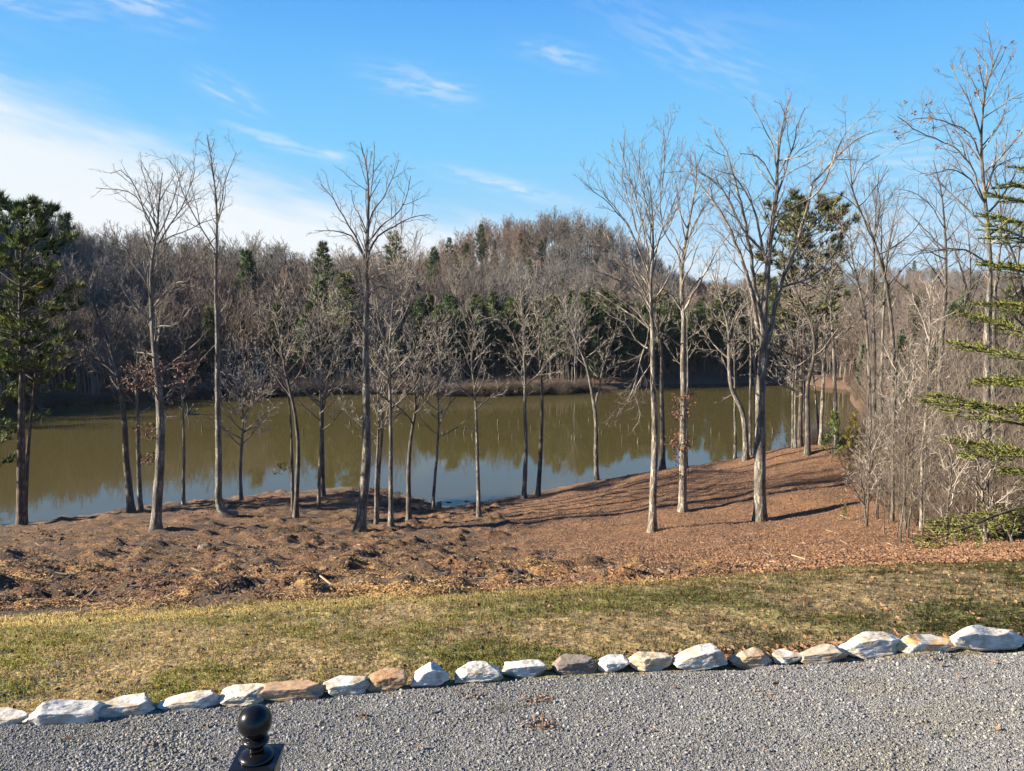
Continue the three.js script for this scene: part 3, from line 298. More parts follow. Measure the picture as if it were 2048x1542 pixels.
tree({ b: [1972, 1010, 34], w: 17, bark: 'grey', seed: 47, pow: 0.7, label: 'tallest tree at the right, its crown reaching nearly to the top of the picture', path: [[1973, 850], [1974, 740], [1976, 620], [1978, 520], [1972, 430], [1966, 360], [1962, 290], [1966, 220], [1975, 165], [2003, 92]], limbs: [[0.5, [1969, 400], [1935, 355], [1900, 340], [1850, 350]], [0.55, [1963, 320], [1935, 262], [1890, 245], [1835, 235], [1810, 250]], [0.5, [1970, 410], [1935, 320], [1880, 280], [1830, 258], [1795, 232]], [0.55, [1963, 270], [1945, 215], [1920, 170], [1900, 130]], [0.5, [1966, 215], [1950, 170], [1920, 130], [1930, 100]], [0.5, [1966, 235], [2005, 210], [2048, 185], [2080, 175]], [0.5, [1965, 300], [1990, 260], [2010, 220], [2018, 170]], [0.45, [1976, 175], [1972, 130], [1950, 95]], [0.5, [1974, 470], [2015, 440], [2040, 400], [2060, 370]], [0.45, [1968, 380], [1990, 340], [2020, 320], [2060, 310]], [0.45, [1972, 530], [1935, 500], [1880, 500], [1820, 512]]], crown: { n: 14, from: 0.55, len: 3.4, rise: 1 }, form: { leaves: [80, 320, 0.03], wig: 0.45 } });
tree({ b: [1992, 1000, 38], w: 12, bark: 'grey', seed: 48, label: 'second trunk touching the tallest tree on its right, forking high up', path: [[1988, 850], [1988, 740], [1990, 620], [1998, 500], [2002, 430], [1998, 380], [1985, 330]], limbs: [[0.55, [2001, 440], [2012, 380], [2010, 320], [2015, 250]], [0.5, [2000, 400], [1970, 350], [1955, 300]]], crown: { n: 10, from: 0.55, len: 3.2, rise: 1 } });
tree({ b: [2062, 1000, 36], w: 16, bark: 'dark', seed: 49, label: 'dark tree at the right border leaning left over the wood', path: [[2062, 850], [2060, 740], [2056, 640], [2040, 560], [2024, 505], [2008, 470], [1996, 420]], limbs: [[0.6, [2036, 545], [2042, 480], [2055, 420], [2052, 360]], [0.5, [2020, 500], [2000, 480], [1975, 475]], [0.5, [2048, 590], [2070, 540], [2085, 480]]], crown: { n: 12, from: 0.55, len: 3.4, rise: 0.9 } });
// young trees at the edge of the right hand thicket
tree({ b: [1811, 1066, 27], w: 6, bark: 'sapling', seed: 51, label: 'straight grey young tree left of the tall white stemmed one in the thicket', path: [[1809, 1000], [1809, 920], [1812, 840], [1815, 760], [1822, 690]], crown: { n: 18, from: 0.35, len: 1.3, rise: 0.7, thin: 0.007 }, twig: 'twigPale', name: 'young_tree', category: 'young tree' });
tree({ b: [1842, 1068, 26.5], w: 7, bark: 'pale', seed: 52, label: 'tall white stemmed young tree with a slight bend at mid height in the thicket', path: [[1843, 990], [1846, 900], [1851, 860], [1855, 800], [1856, 720], [1860, 640], [1862, 560]], crown: { n: 22, from: 0.35, len: 1.5, rise: 0.9, thin: 0.007 }, twig: 'twigPale', name: 'young_tree', category: 'young tree' });
tree({ b: [1734, 1048, 28.5], w: 5, bark: 'sapling', seed: 53, label: 'small spreading young tree with several stems at the left end of the thicket', path: [[1737, 980], [1740, 920], [1742, 860]], limbs: [[0.7, [1733, 1040], [1722, 970], [1712, 920]], [0.7, [1732, 1030], [1715, 990], [1690, 940]], [0.5, [1738, 930], [1760, 880], [1775, 850]]], crown: { n: 14, from: 0.25, len: 1.5, rise: 0.9, thin: 0.007 }, twig: 'twigPale', name: 'young_tree', category: 'young tree' });
tree({ b: [1785, 1030, 30], w: 7, bark: 'sapling', seed: 54, label: 'young tree with a darker trunk half hidden by a thin companion in the thicket', path: [[1785, 930], [1787, 850], [1791, 780], [1794, 690]], crown: { n: 16, from: 0.35, len: 1.5, rise: 0.8, thin: 0.007 }, twig: 'twigPale', name: 'young_tree', category: 'young tree', form: { leaves: [650, 800, 0.1] } });
tree({ b: [1891, 1110, 21], w: 5, bark: 'dark', seed: 55, label: 'thin dark sapling nearest the lawn at the front of the thicket', path: [[1893, 1050], [1897, 980], [1902, 928], [1905, 880]], crown: { n: 10, from: 0.4, len: 0.9, rise: 0.8 }, twig: 'twigPale', name: 'young_tree', category: 'young tree' });
tree({ b: [1970, 1101, 21.5], w: 7, bark: 'pale', seed: 56, label: 'clump of white stems at the front of the thicket near the right border', path: [[1967, 1040], [1965, 980], [1960, 920], [1962, 850]], limbs: [[0.8, [1970, 1095], [1976, 1030], [1978, 960], [1975, 900]], [0.7, [1970, 1090], [1958, 1030], [1950, 960]]], crown: { n: 8, from: 0.4, len: 1, rise: 1 }, twig: 'twigPale', name: 'young_tree', category: 'young tree' });
tree({ b: [2028, 1088, 22], w: 6, bark: 'sapling', seed: 57, label: 'slanting young tree leaning left with a forked pale arm near the right border', path: [[2012, 1050], [2000, 1030], [1985, 1010]], limbs: [[0.7, [2010, 1046], [2020, 1025], [2030, 1008]]], crown: { n: 6, from: 0.4, len: 0.9, rise: 0.9 }, twig: 'twigPale', name: 'young_tree', category: 'young tree' });

// ------------------------------------------------------------------ the ground: a surface through known points, with its own roughness
const known = [];
for (const [x, y, z] of [[0, 1245, 8.8], [500, 1215, 9.4], [1000, 1185, 10], [1500, 1150, 11], [2048, 1120, 12.5], [300, 1150, 16], [0, 1150, 16], [-500, 1150, 17], [300, 1024, 47.5], [0, 1054, 45], [700, 986, 50.5], [1000, 1098, 33], [1090, 1096, 31], [900, 1088, 34], [1160, 1120, 24.5], [1040, 1122, 26], [950, 1060, 38], [740, 1088, 30], [600, 1090, 28], [960, 1006, 50.5], [870, 1012, 50], [1300, 945, 51], [1700, 1060, 29], [1850, 1062, 27], [2048, 1082, 22.5], [1800, 955, 40], [2048, 940, 40], [1500, 1100, 22], [1250, 1130, 19], [700, 1120, 22], [500, 1090, 28], [1000, 1150, 14.5], [1200, 1162, 13], [150, 1040, 46], [1680, 900, 46], [1600, 905, 47.5], [1120, 985, 51.5], [1400, 1080, 28], [1650, 985, 38], [1440, 940, 48]]) known.push(at(x, y, z));
for (const s of bases) if (s.b[0] < 1740) known.push(at(...s.b));
for (const x of [-14, -7, -3.9, 0, 4.8, 10, 16]) for (const z of [3, -2, -5.2 - 0.16 * (x + 3.9) * 0.6]) known.push(V(x, 0, z));
for (const p of [[-46, -11.2, -40], [-62, -7, -22], [-45, -2, -6], [-24, -3.4, -14], [-38, -9, -34], [-46, -13, -52], [-20, -13.4, -60], [0, -13.4, -61], [14, -13.2, -62], [24, -12.9, -64], [30, -8.6, -58], [44, -7.4, -60], [60, -7, -62], [40, -4, -18], [62, -4.5, -30], [50, -1, -4]]) known.push(V(...p));
const TPS = (() => { // smooth sheet through the points
  const n = known.length, N = n + 3, A = [], k = (d) => (d < 1e-9 ? 0 : 0.5 * d * Math.log(d));
  for (let i = 0; i < n; i++) { const r = new Float64Array(N + 1); for (let j = 0; j < n; j++) r[j] = k((known[i].x - known[j].x) ** 2 + (known[i].z - known[j].z) ** 2) + (i === j ? 1.5 : 0); r[n] = 1; r[n + 1] = known[i].x; r[n + 2] = known[i].z; r[N] = known[i].y; A.push(r); }
  for (let q = 0; q < 3; q++) { const r = new Float64Array(N + 1); for (let j = 0; j < n; j++) r[j] = q === 0 ? 1 : q === 1 ? known[j].x : known[j].z; A.push(r); }
  for (let c = 0; c < N; c++) { let b = c; for (let r = c + 1; r < N; r++) if (Math.abs(A[r][c]) > Math.abs(A[b][c])) b = r; [A[c], A[b]] = [A[b], A[c]]; for (let r = 0; r < N; r++) if (r !== c && A[r][c]) { const f = A[r][c] / A[c][c]; for (let q = c; q <= N; q++) A[r][q] -= f * A[c][q]; } }
  const w = A.map((r, i) => r[N] / r[i]);
  return (x, z) => { let y = w[n] + w[n + 1] * x + w[n + 2] * z; for (let j = 0; j < n; j++) y += w[j] * k((x - known[j].x) ** 2 + (z - known[j].z) ** 2); return y; };
})();
const rockLine = [[-60, 1470], [0, 1440], [400, 1403], [800, 1364], [1200, 1334], [1500, 1318], [1800, 1301], [2048, 1287], [2300, 1270]].map(([x, y]) => onPlane(x, y, 0));
const lawnLine = [[-400, 1262, 8.4], [0, 1240, 8.9], [500, 1212, 9.5], [1000, 1180, 10.1], [1500, 1146, 11.1], [2048, 1118, 12.6], [2500, 1100, 14]].map((q) => at(...q));
function along(line, x) { if (x <= line[0].x) return line[0].z; for (let i = 1; i < line.length; i++) if (x <= line[i].x) return mix(line[i - 1].z, line[i].z, (x - line[i - 1].x) / (line[i].x - line[i - 1].x)); return line.at(-1).z; }
// how far past the far shore a place lies, and the far hills
function farShore(x) { let z = -101 - 0.09 * (x + 10); if (x < -45) z = -97 + (-45 - x) * 0.85; if (x > 8) z = -104 - 8 * step(8, 24, x) + Math.max(0, x - 40) * 1.25; return z + (fbm(x * 0.05, 3, 3, 41) - 0.5) * 7; }
function hill(x, z, cx, cz, rx, rz, h) { return h * Math.exp(-(((x - cx) / rx) ** 2) - (((z - cz) / rz) ** 2)); }
function far(x, z) {
  const s = farShore(x) - z; if (s < -12) return -13.6;
  let y = WATER - 1.4 + 2.2 * step(-4, 3, s);
  if (s > 0) y += Math.min(s, 60) * 0.04 + hill(x, z, -92, -178, 56, 52, 6.5) * step(0, 30, s) + hill(x, z, -58, -158, 26, 36, 3) * step(0, 30, s) + hill(x, z, -138, -118, 34, 62, 32) * step(0, 26, s) + hill(x, z, 1, -222, 32, 38, 15.5) + hill(x, z, 30, -232, 22, 34, 9.5) + hill(x, z, 66, -300, 70, 60, 1) + hill(x, z, 190, -380, 80, 90, 10) + (fbm(x * 0.03, z * 0.03, 3, 61) - 0.5) * 3;
  return y;
}
function zones(x, z) { // lawn, litter, straw, mulch, gravel shares of the ground cover
  const w = (fbm(x * 0.9, z * 0.9, 4, 21) - 0.5), rz = along(rockLine, x), lz = along(lawnLine, x) + w * 1.1;
  return { gravel: z > rz + 0.02, lawn: z <= rz + 0.02 && z > lz, edge: lz - z, litter: step(-1.5, 1.5, x - (3.4 + (z + 15) * 0.14) + w * 6), w };
}
function relief(x, z, q) {
  const d = -z; if (q.gravel || z > -4) return (fbm(x * 2.2, z * 2.2, 3, 91) - 0.5) * 0.03;
  if (q.lawn) return (fbm(x * 1.1, z * 1.1, 3, 92) - 0.5) * 0.09 + (fbm(x * 7, z * 7, 2, 93) - 0.5) * 0.03;
  const e = clamp(q.edge / 0.8), m = (fbm(x * 0.3, z * 0.35, 3, 94) - 0.5) * 0.42 + Math.max(0, fbm(x * 1.1, z * 1.9, 4, 95) - 0.54) * 0.85 + (fbm(x * 2.6, z * 3.6, 3, 96) - 0.5) * 0.15 + (fbm(x * 7, z * 8, 2, 99) - 0.5) * 0.07, l = (fbm(x * 0.35, z * 0.35, 3, 97) - 0.5) * 0.4 + (fbm(x * 2.4, z * 2.4, 3, 98) - 0.5) * 0.1;
  return e * mix(m, l, q.litter) * step(0, 0.6, 1);
}
function rawHeight(x, z, q) {
  const f = far(x, z), right = step(22, 34, x - Math.max(0, (-z - 58)) * 0.42 + (fbm(z * 0.06, 5, 3, 43) - 0.5) * 5);
  if (z < -66) { const land = mix(-13.6, -8.2 + (fbm(x * 0.05, z * 0.05, 3, 44) - 0.5) * 1.5, right); return Math.max(f, mix(land, f, step(-100, -116, z))); }
  const n = TPS(x, z) + relief(x, z, q) * (z < -3 ? 1 : 0.5), k = step(-58, -66, z);
  let y = mix(n, Math.max(f, mix(-13.6, -8.2, right)), k);
  if (x < -46) y = mix(y, Math.min(y, 0), 1);
  return y;
}
// the sheet: rows and columns closer together near the viewer
const NX = 500, NZ = 620, gx = new Float64Array(NX), gz = new Float64Array(NZ), gy = new Float32Array(NX * NZ);
for (let i = 0; i < NX; i++) { const u = i / (NX - 1) * 2 - 1; gx[i] = 7 * Math.sinh(4.62 * u); }
for (let j = 0; j < NZ; j++) { const u = j / (NZ - 1); gz[j] = 6 - (u < 0.86 ? 66 * (0.18 * u / 0.86 + 0.82 * Math.pow(u / 0.86, 1.9)) : 66 + 640 * Math.pow((u - 0.86) / 0.14, 1.6) + (u - 0.86) * 300); }
const cover = new Float32Array(NX * NZ * 3);
for (let j = 0; j < NZ; j++) for (let i = 0; i < NX; i++) {
  const x = gx[i], z = gz[j], q = zones(x, z), k = j * NX + i; gy[k] = rawHeight(x, z, q);
  let c;
  const a = fbm(x * 0.8, z * 0.8, 4, 51), b = fbm(x * 3.1, z * 3.1, 3, 52), g = fbm(x * 0.35, z * 0.35, 3, 53);
  if (q.gravel || z > -4) c = [0.1 + b * 0.06, 0.098 + b * 0.06, 0.094 + b * 0.06];
  else if (q.lawn) { const gr = step(0.42, 0.62, a * 0.7 + b * 0.3), st = step(1.4, 0.2, -q.edge * 1) * step(0.35, 0.6, b); c = [mix(0.3, 0.22, gr), mix(0.21, 0.205, gr), mix(0.095, 0.068, gr)]; c = c.map((e, m) => mix(e, [0.48, 0.37, 0.16][m], st * 0.8)); }
  else if (z < -60) { c = [0.13, 0.07, 0.045]; }
  else {
    const straw = step(0.5, 0.66, a) * step(-30, -10, z) * step(0.4, 0.6, g + (z > -16 ? 0.15 : -0.1)), clay = step(0.55, 0.7, g), black = step(0.51, 0.57, fbm(x * 1.0 + 50, z * 2.1, 4, 58)) * (1 - q.litter * 0.75);
    const mul = [mix(0.155, 0.34, straw), mix(0.083, 0.2, straw), mix(0.036, 0.078, straw)], lit = [0.18, 0.088, 0.04];
    c = mul.map((e, m) => mix(mix(e, [0.16, 0.07, 0.036][m], clay * (1 - straw) * 0.7), lit[m], q.litter) * (0.7 + b * 0.6)).map((e, m) => mix(e, [0.042, 0.024, 0.013][m], black * 0.85));
  }
  if (gy[k] < WATER + 0.25 && z < -30) c = [0.13, 0.085, 0.055];
  cover.set(c, k * 3);
}
function find(arr, v, desc) { let a = 0, b = arr.length - 2; while (a < b) { const m = (a + b + 1) >> 1; if (desc ? arr[m] >= v : arr[m] <= v) a = m; else b = m - 1; } return a; }
function ground(x, z) { const i = find(gx, x), j = find(gz, z, true), u = clamp((x - gx[i]) / (gx[i + 1] - gx[i])), v = clamp((z - gz[j]) / (gz[j + 1] - gz[j])), k = j * NX + i; return mix(mix(gy[k], gy[k + 1], u), mix(gy[k + NX], gy[k + NX + 1], u), v); }
{
  const g = new THREE.BufferGeometry(), p = new Float32Array(NX * NZ * 3), u = new Float32Array(NX * NZ * 2), ix = new Uint32Array((NX - 1) * (NZ - 1) * 6); let m = 0;
  for (let j = 0; j < NZ; j++) for (let i = 0; i < NX; i++) { const k = j * NX + i; p[k * 3] = gx[i]; p[k * 3 + 1] = gy[k]; p[k * 3 + 2] = gz[j]; u[k * 2] = gx[i] / 2.2; u[k * 2 + 1] = gz[j] / 2.2; if (i < NX - 1 && j < NZ - 1) { ix[m++] = k; ix[m++] = k + 1; ix[m++] = k + NX; ix[m++] = k + 1; ix[m++] = k + NX + 1; ix[m++] = k + NX; } }
  g.setAttribute('position', new THREE.BufferAttribute(p, 3)); g.setAttribute('uv', new THREE.BufferAttribute(u, 2)); g.setAttribute('color', new THREE.BufferAttribute(cover, 3)); g.setIndex(new THREE.BufferAttribute(ix, 1)); g.computeVertexNormals();
  const o = put('ground', g, new THREE.MeshStandardMaterial({ vertexColors: true, color: new THREE.Color(1.35, 1.35, 1.35), map: earthTex, bumpMap: earthBump, bumpScale: 0.05, roughness: 1 }), scene);
  o.userData = { kind: 'structure', label: 'hillside of lawn, torn mulch and leaf litter running down to the lake' };
}
{ // the lake: muddy, still, faintly rippled
  const g = new THREE.PlaneGeometry(330, 110, 1, 1).rotateX(-Math.PI / 2).translate(-40, WATER, -88), uv = g.attributes.uv, pos = g.attributes.position;
  for (let i = 0; i < uv.count; i++) uv.setXY(i, pos.getX(i) / 9, pos.getZ(i) / 5);
  const rip = dataTex(512, (u, v) => { const f = tile(u, v, 9, 22, 4, 201); return [f, f, f]; });
  const o = put('lake', g, new THREE.MeshPhysicalMaterial({ color: new THREE.Color(0.06, 0.049, 0.018), roughness: 0.012, ior: 1.333, bumpMap: rip, bumpScale: 0.0018 }), scene);
  o.userData = { kind: 'structure', label: 'still olive brown lake mirroring the far wood and the blue sky' };
}

// ------------------------------------------------------------------ trees of the near bank and the right hand wood
for (const s of bases) { const p = at(...s.b); p.y = ground(p.x, p.z); buildTree(s, p); }
{ // pines of the near bank
  const P1 = at(43, 1052, 45); P1.y = ground(P1.x, P1.z);
  const q = (x, y, f, z) => at(x, y, z).sub(f);
  buildPine({ seed: 3, label: 'tall pine at the left border with a straight bare trunk and rounded dark green top', h: 19, r: 0.27, path: [q(42, 900, P1, 45), q(44, 720, P1, 45), q(40, 600, P1, 45), q(44, 500, P1, 45), q(46, 418, P1, 45)], branches: 66, from: 0.5, reach: 2.75, tufts: 20, needles: 17, size: 0.5, wide: 0.03, green: [0.085, 0.165, 0.05], rise: 0.1, bare: 0.35, inner: 0.3 }, P1);
  const P2 = at(50, 1046, 46.5); P2.y = ground(P2.x, P2.z);
  buildPine({ seed: 12, label: 'thinner second pine leaning right behind the tall left one, with lower yellow green boughs', h: 13, r: 0.15, path: [q(56, 900, P2, 46.5), q(70, 760, P2, 46.5), q(80, 650, P2, 46.5), q(84, 560, P2, 46.5)], branches: 44, from: 0.5, reach: 2.6, tufts: 16, needles: 15, size: 0.5, wide: 0.028, green: [0.11, 0.175, 0.045], rise: 0.05, bare: 0.3 }, P2);
  const P3 = at(1607, 905, 58); P3.y = -9.2;
  buildPine({ seed: 21, label: 'large olive green pine rising behind the big forked tree', h: 14.6, r: 0.26, path: [q(1605, 700, P3, 58), q(1612, 560, P3, 58), q(1618, 420, P3, 58)], branches: 84, from: 0.48, reach: 3.7, tufts: 17, needles: 15, size: 0.6, wide: 0.034, green: [0.1, 0.15, 0.055], rise: 0.1, bare: 0.15 }, P3);
  const P4 = at(-40, 980, 46); P4.y = ground(P4.x, P4.z);
  buildPine({ seed: 22, label: 'low green pine cut off by the left border below the tall pine', h: 11, r: 0.16, branches: 46, from: 0.3, reach: 2.9, tufts: 16, needles: 14, size: 0.5, wide: 0.028, green: [0.085, 0.16, 0.05], rise: 0.05 }, P4);
  // the soft green conifer whose boughs reach in from the right border
  const P5 = V(13.8, 0, -19.5); P5.y = ground(P5.x, P5.z);
  buildPine({ seed: 31, label: 'bright green conifer with flat feathery boughs reaching in from the right border', category: 'conifer', name: 'conifer', h: 11.5, r: 0.14, branches: 62, from: 0.1, reach: 4.2, cone: true, flat: true, tufts: 0, needles: 0, size: 0.13, wide: 0.0085, green: [0.135, 0.185, 0.035], rise: 0.2, lift: -0.06 }, P5);
  // young pines in the gap beside the leaning grey tree
  const young = { seed: 41, h: 2.6, r: 0.035, branches: 26, from: 0.12, reach: 0.95, cone: true, tufts: 6, needles: 16, size: 0.24, wide: 0.01, green: [0.12, 0.23, 0.05], rise: 0.35, sides: 5 };
  const spots = [[1664, 905, 44, 'small dark green young pine left of the tall grey tree'], [1700, 935, 40, 'small yellow green young pine right of the tall grey tree']];
  spots.forEach(([x, y, z, label], i) => { const p = at(x, y, z); p.y = ground(p.x, p.z); buildPine({ ...young, seed: 41 + i, green: i ? [0.2, 0.23, 0.04] : young.green, h: i ? 3.4 : 2.9, label, name: 'young_pine', category: 'young pine' }, p); });
  const low = [[1690, 1013, 31.5, 'tiny green pine seedling on the leaf litter beside the long trunk shadow', 0.26], [432, 1012, 45, 'low green shrub at the water beside the hooked tree', 0.3]];
  low.forEach(([x, y, z, label, k], i) => { const p = at(x, y, z); p.y = ground(p.x, p.z); const o = buildPine({ ...young, seed: 61 + i, label, name: 'pine_seedling', category: 'seedling' }, p); o.scale.setScalar(k); });
}
// ------------------------------------------------------------------ saplings of the thicket on the right
let brushGeo;
{
  const rng = rand(808), protos = [];
  for (let k = 0; k < 5; k++) protos.push({ ...{}, k });
  const label = 'thin pale leafless sapling among many in the thicket on the right', group = 'saplings of the thicket on the right', made = [];
  const spot = () => { for (;;) { const px = 1690 + Math.pow(rng(), 0.75) * 430, z = 21.5 + rng() * 25; if (z < 21.5 + clamp((1830 - px) / 140) * 9) continue; const p = at(px, 1000, z); p.y = ground(p.x, p.z); return p; } };
  for (let k = 0; k < 6; k++) {
    const p = spot(), h = 3 + rng() * 3.2, L = [0.1, 0.35, 0.62, 1].map((t, i) => [i, t]);
    const z = -p.z, s = { b: [0, 0, z], z, w: 2.5 * (28 / z), bark: 'sapling', seed: 900 + k, label, group, name: 'sapling', category: 'sapling', tip: 0.006, path: [], crown: { n: 11, from: 0.3, len: 1.15, rise: 1, thin: 0.006 }, twig: 'thicket', form: { dens: [0, 2.6, 3.4, 3], max: 2, thin: 0.0036, up: 0.3 } };
    const pxOf = (v) => { const d = v.clone().sub(V(0, EYE, 0)), w = -d.z * CP - d.y * SP, up = d.y * CP - d.z * SP; return [1024 + d.x / w * FOC, 771 - up / w * FOC, 0]; };
    let bend = V(0, 0, 0); for (const [, t] of L) { bend.x += (rng() - 0.5) * 0.5; s.path.push(pxOf(V(p.x + bend.x * 0.6, p.y + h * t, p.z))); }
    made.push(buildTree(s, p));
  }
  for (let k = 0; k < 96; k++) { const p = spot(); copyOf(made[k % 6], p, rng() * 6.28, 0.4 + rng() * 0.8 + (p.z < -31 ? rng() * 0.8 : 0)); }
  // low brush between the saplings
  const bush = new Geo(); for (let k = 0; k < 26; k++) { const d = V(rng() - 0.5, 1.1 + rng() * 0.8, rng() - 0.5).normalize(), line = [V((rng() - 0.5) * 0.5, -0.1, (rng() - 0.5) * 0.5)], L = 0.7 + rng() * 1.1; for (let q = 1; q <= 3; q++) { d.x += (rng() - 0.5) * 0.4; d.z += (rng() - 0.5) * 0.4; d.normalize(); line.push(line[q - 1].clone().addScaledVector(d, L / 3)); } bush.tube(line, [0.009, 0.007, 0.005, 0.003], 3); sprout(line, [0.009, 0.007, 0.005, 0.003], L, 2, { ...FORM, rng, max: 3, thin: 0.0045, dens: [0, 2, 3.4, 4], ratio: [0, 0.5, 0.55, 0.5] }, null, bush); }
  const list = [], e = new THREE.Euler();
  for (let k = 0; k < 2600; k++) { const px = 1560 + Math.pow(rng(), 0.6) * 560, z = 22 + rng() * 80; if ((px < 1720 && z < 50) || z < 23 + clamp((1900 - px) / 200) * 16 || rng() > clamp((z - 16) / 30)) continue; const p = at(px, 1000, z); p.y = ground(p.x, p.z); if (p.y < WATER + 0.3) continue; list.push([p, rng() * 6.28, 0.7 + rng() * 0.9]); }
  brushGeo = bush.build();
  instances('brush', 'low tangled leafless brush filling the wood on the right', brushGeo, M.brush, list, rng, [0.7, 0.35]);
}
function instances(name, label, geometry, material, list, rng, tint, parent) {
  const m = new THREE.InstancedMesh(geometry, material, list.length), o = new THREE.Object3D(), c = new THREE.Color();
  list.forEach(([p, turn, size, col, tilt], k) => { o.position.copy(p); if (tilt) o.rotation.set(tilt[0], turn, tilt[1]); else o.rotation.set(0, turn, 0); if (typeof size === 'number') o.scale.setScalar(size); else o.scale.set(...size); o.updateMatrix(); m.setMatrixAt(k, o.matrix); if (col) m.setColorAt(k, c.setRGB(...col)); else if (tint) { const g = tint[0] + rng() * tint[1] * 2; m.setColorAt(k, c.setRGB(g, g, g)); } });
  m.name = name; m.castShadow = m.receiveShadow = true; m.userData.kind = 'stuff'; if (label) m.userData.label = label; (parent ?? scene).add(m); return m;
}
// ------------------------------------------------------------------ the far wood: bare hardwoods on the hills, pines along the far shore
function farBare(seed, h) {
  const rng = rand(seed), st = new Geo(), tw = new Geo(), pts = [V(0, -0.6, 0)], rad = [0.17]; let x = 0, z = 0;
  for (let k = 1; k <= 6; k++) { x += (rng() - 0.5) * 0.35; z += (rng() - 0.5) * 0.35; pts.push(V(x, h * 0.92 * k / 6, z)); rad.push(0.17 * (1 - k / 6.6)); }
  st.tube(pts, rad, 5);
  const o = { ...FORM, rng, max: 3, thin: 0.026, dens: [0, 1.25, 2.0, 2.3], ratio: [0, 0.5, 0.5, 0.55], ang: [0, 0.6, 0.62, 0.65], up: 0.34, least: 0.4 };
  for (let k = 0, roll = 0; k < 13; k++) { roll += 2.4 + rng(); const t = 0.3 + 0.66 * k / 13, f = t * 6, j = Math.floor(f), p = pts[j].clone().lerp(pts[Math.min(6, j + 1)], f - j), d = V(Math.cos(roll), 0.8 + t * 0.9 + rng() * 0.4, Math.sin(roll)).normalize(), len = h * 0.36 * (1.2 - t * 0.75) * (0.7 + rng() * 0.6), line = [p]; for (let q = 1; q <= 4; q++) { d.x += (rng() - 0.5) * 0.3; d.z += (rng() - 0.5) * 0.3; d.y += 0.1; d.normalize(); line.push(line[q - 1].clone().addScaledVector(d, len / 4)); } const rr = [0.06, 0.05, 0.042, 0.034, 0.026]; st.tube(line, rr, 4); sprout(line, rr, len, 1, o, null, tw); }
  sprout(pts.slice(3), rad.slice(3), 4, 1, o, null, tw);
  return { st: st.build(), tw: tw.build() };
}
function farPine(seed, h, crownFrom, reach, green, dense = 1) {
  const g = new THREE.Group(); buildPine({ seed, h, r: 0.13, branches: Math.round(40 * dense), from: crownFrom, reach, cone: true, tufts: 7, needles: 11, size: 0.75, wide: 0.05, green, rise: 0.12, sides: 5, inner: 0.15 }, null, g); return g;
}
const pineKinds = [farPine(501, 12, 0.38, 2.3, [0.06, 0.135, 0.055]), farPine(502, 13, 0.5, 2.1, [0.075, 0.14, 0.05]), farPine(503, 11, 0.15, 2.2, [0.055, 0.12, 0.055], 1.3), farPine(504, 14, 0.42, 2.9, [0.08, 0.135, 0.055], 1.2)];
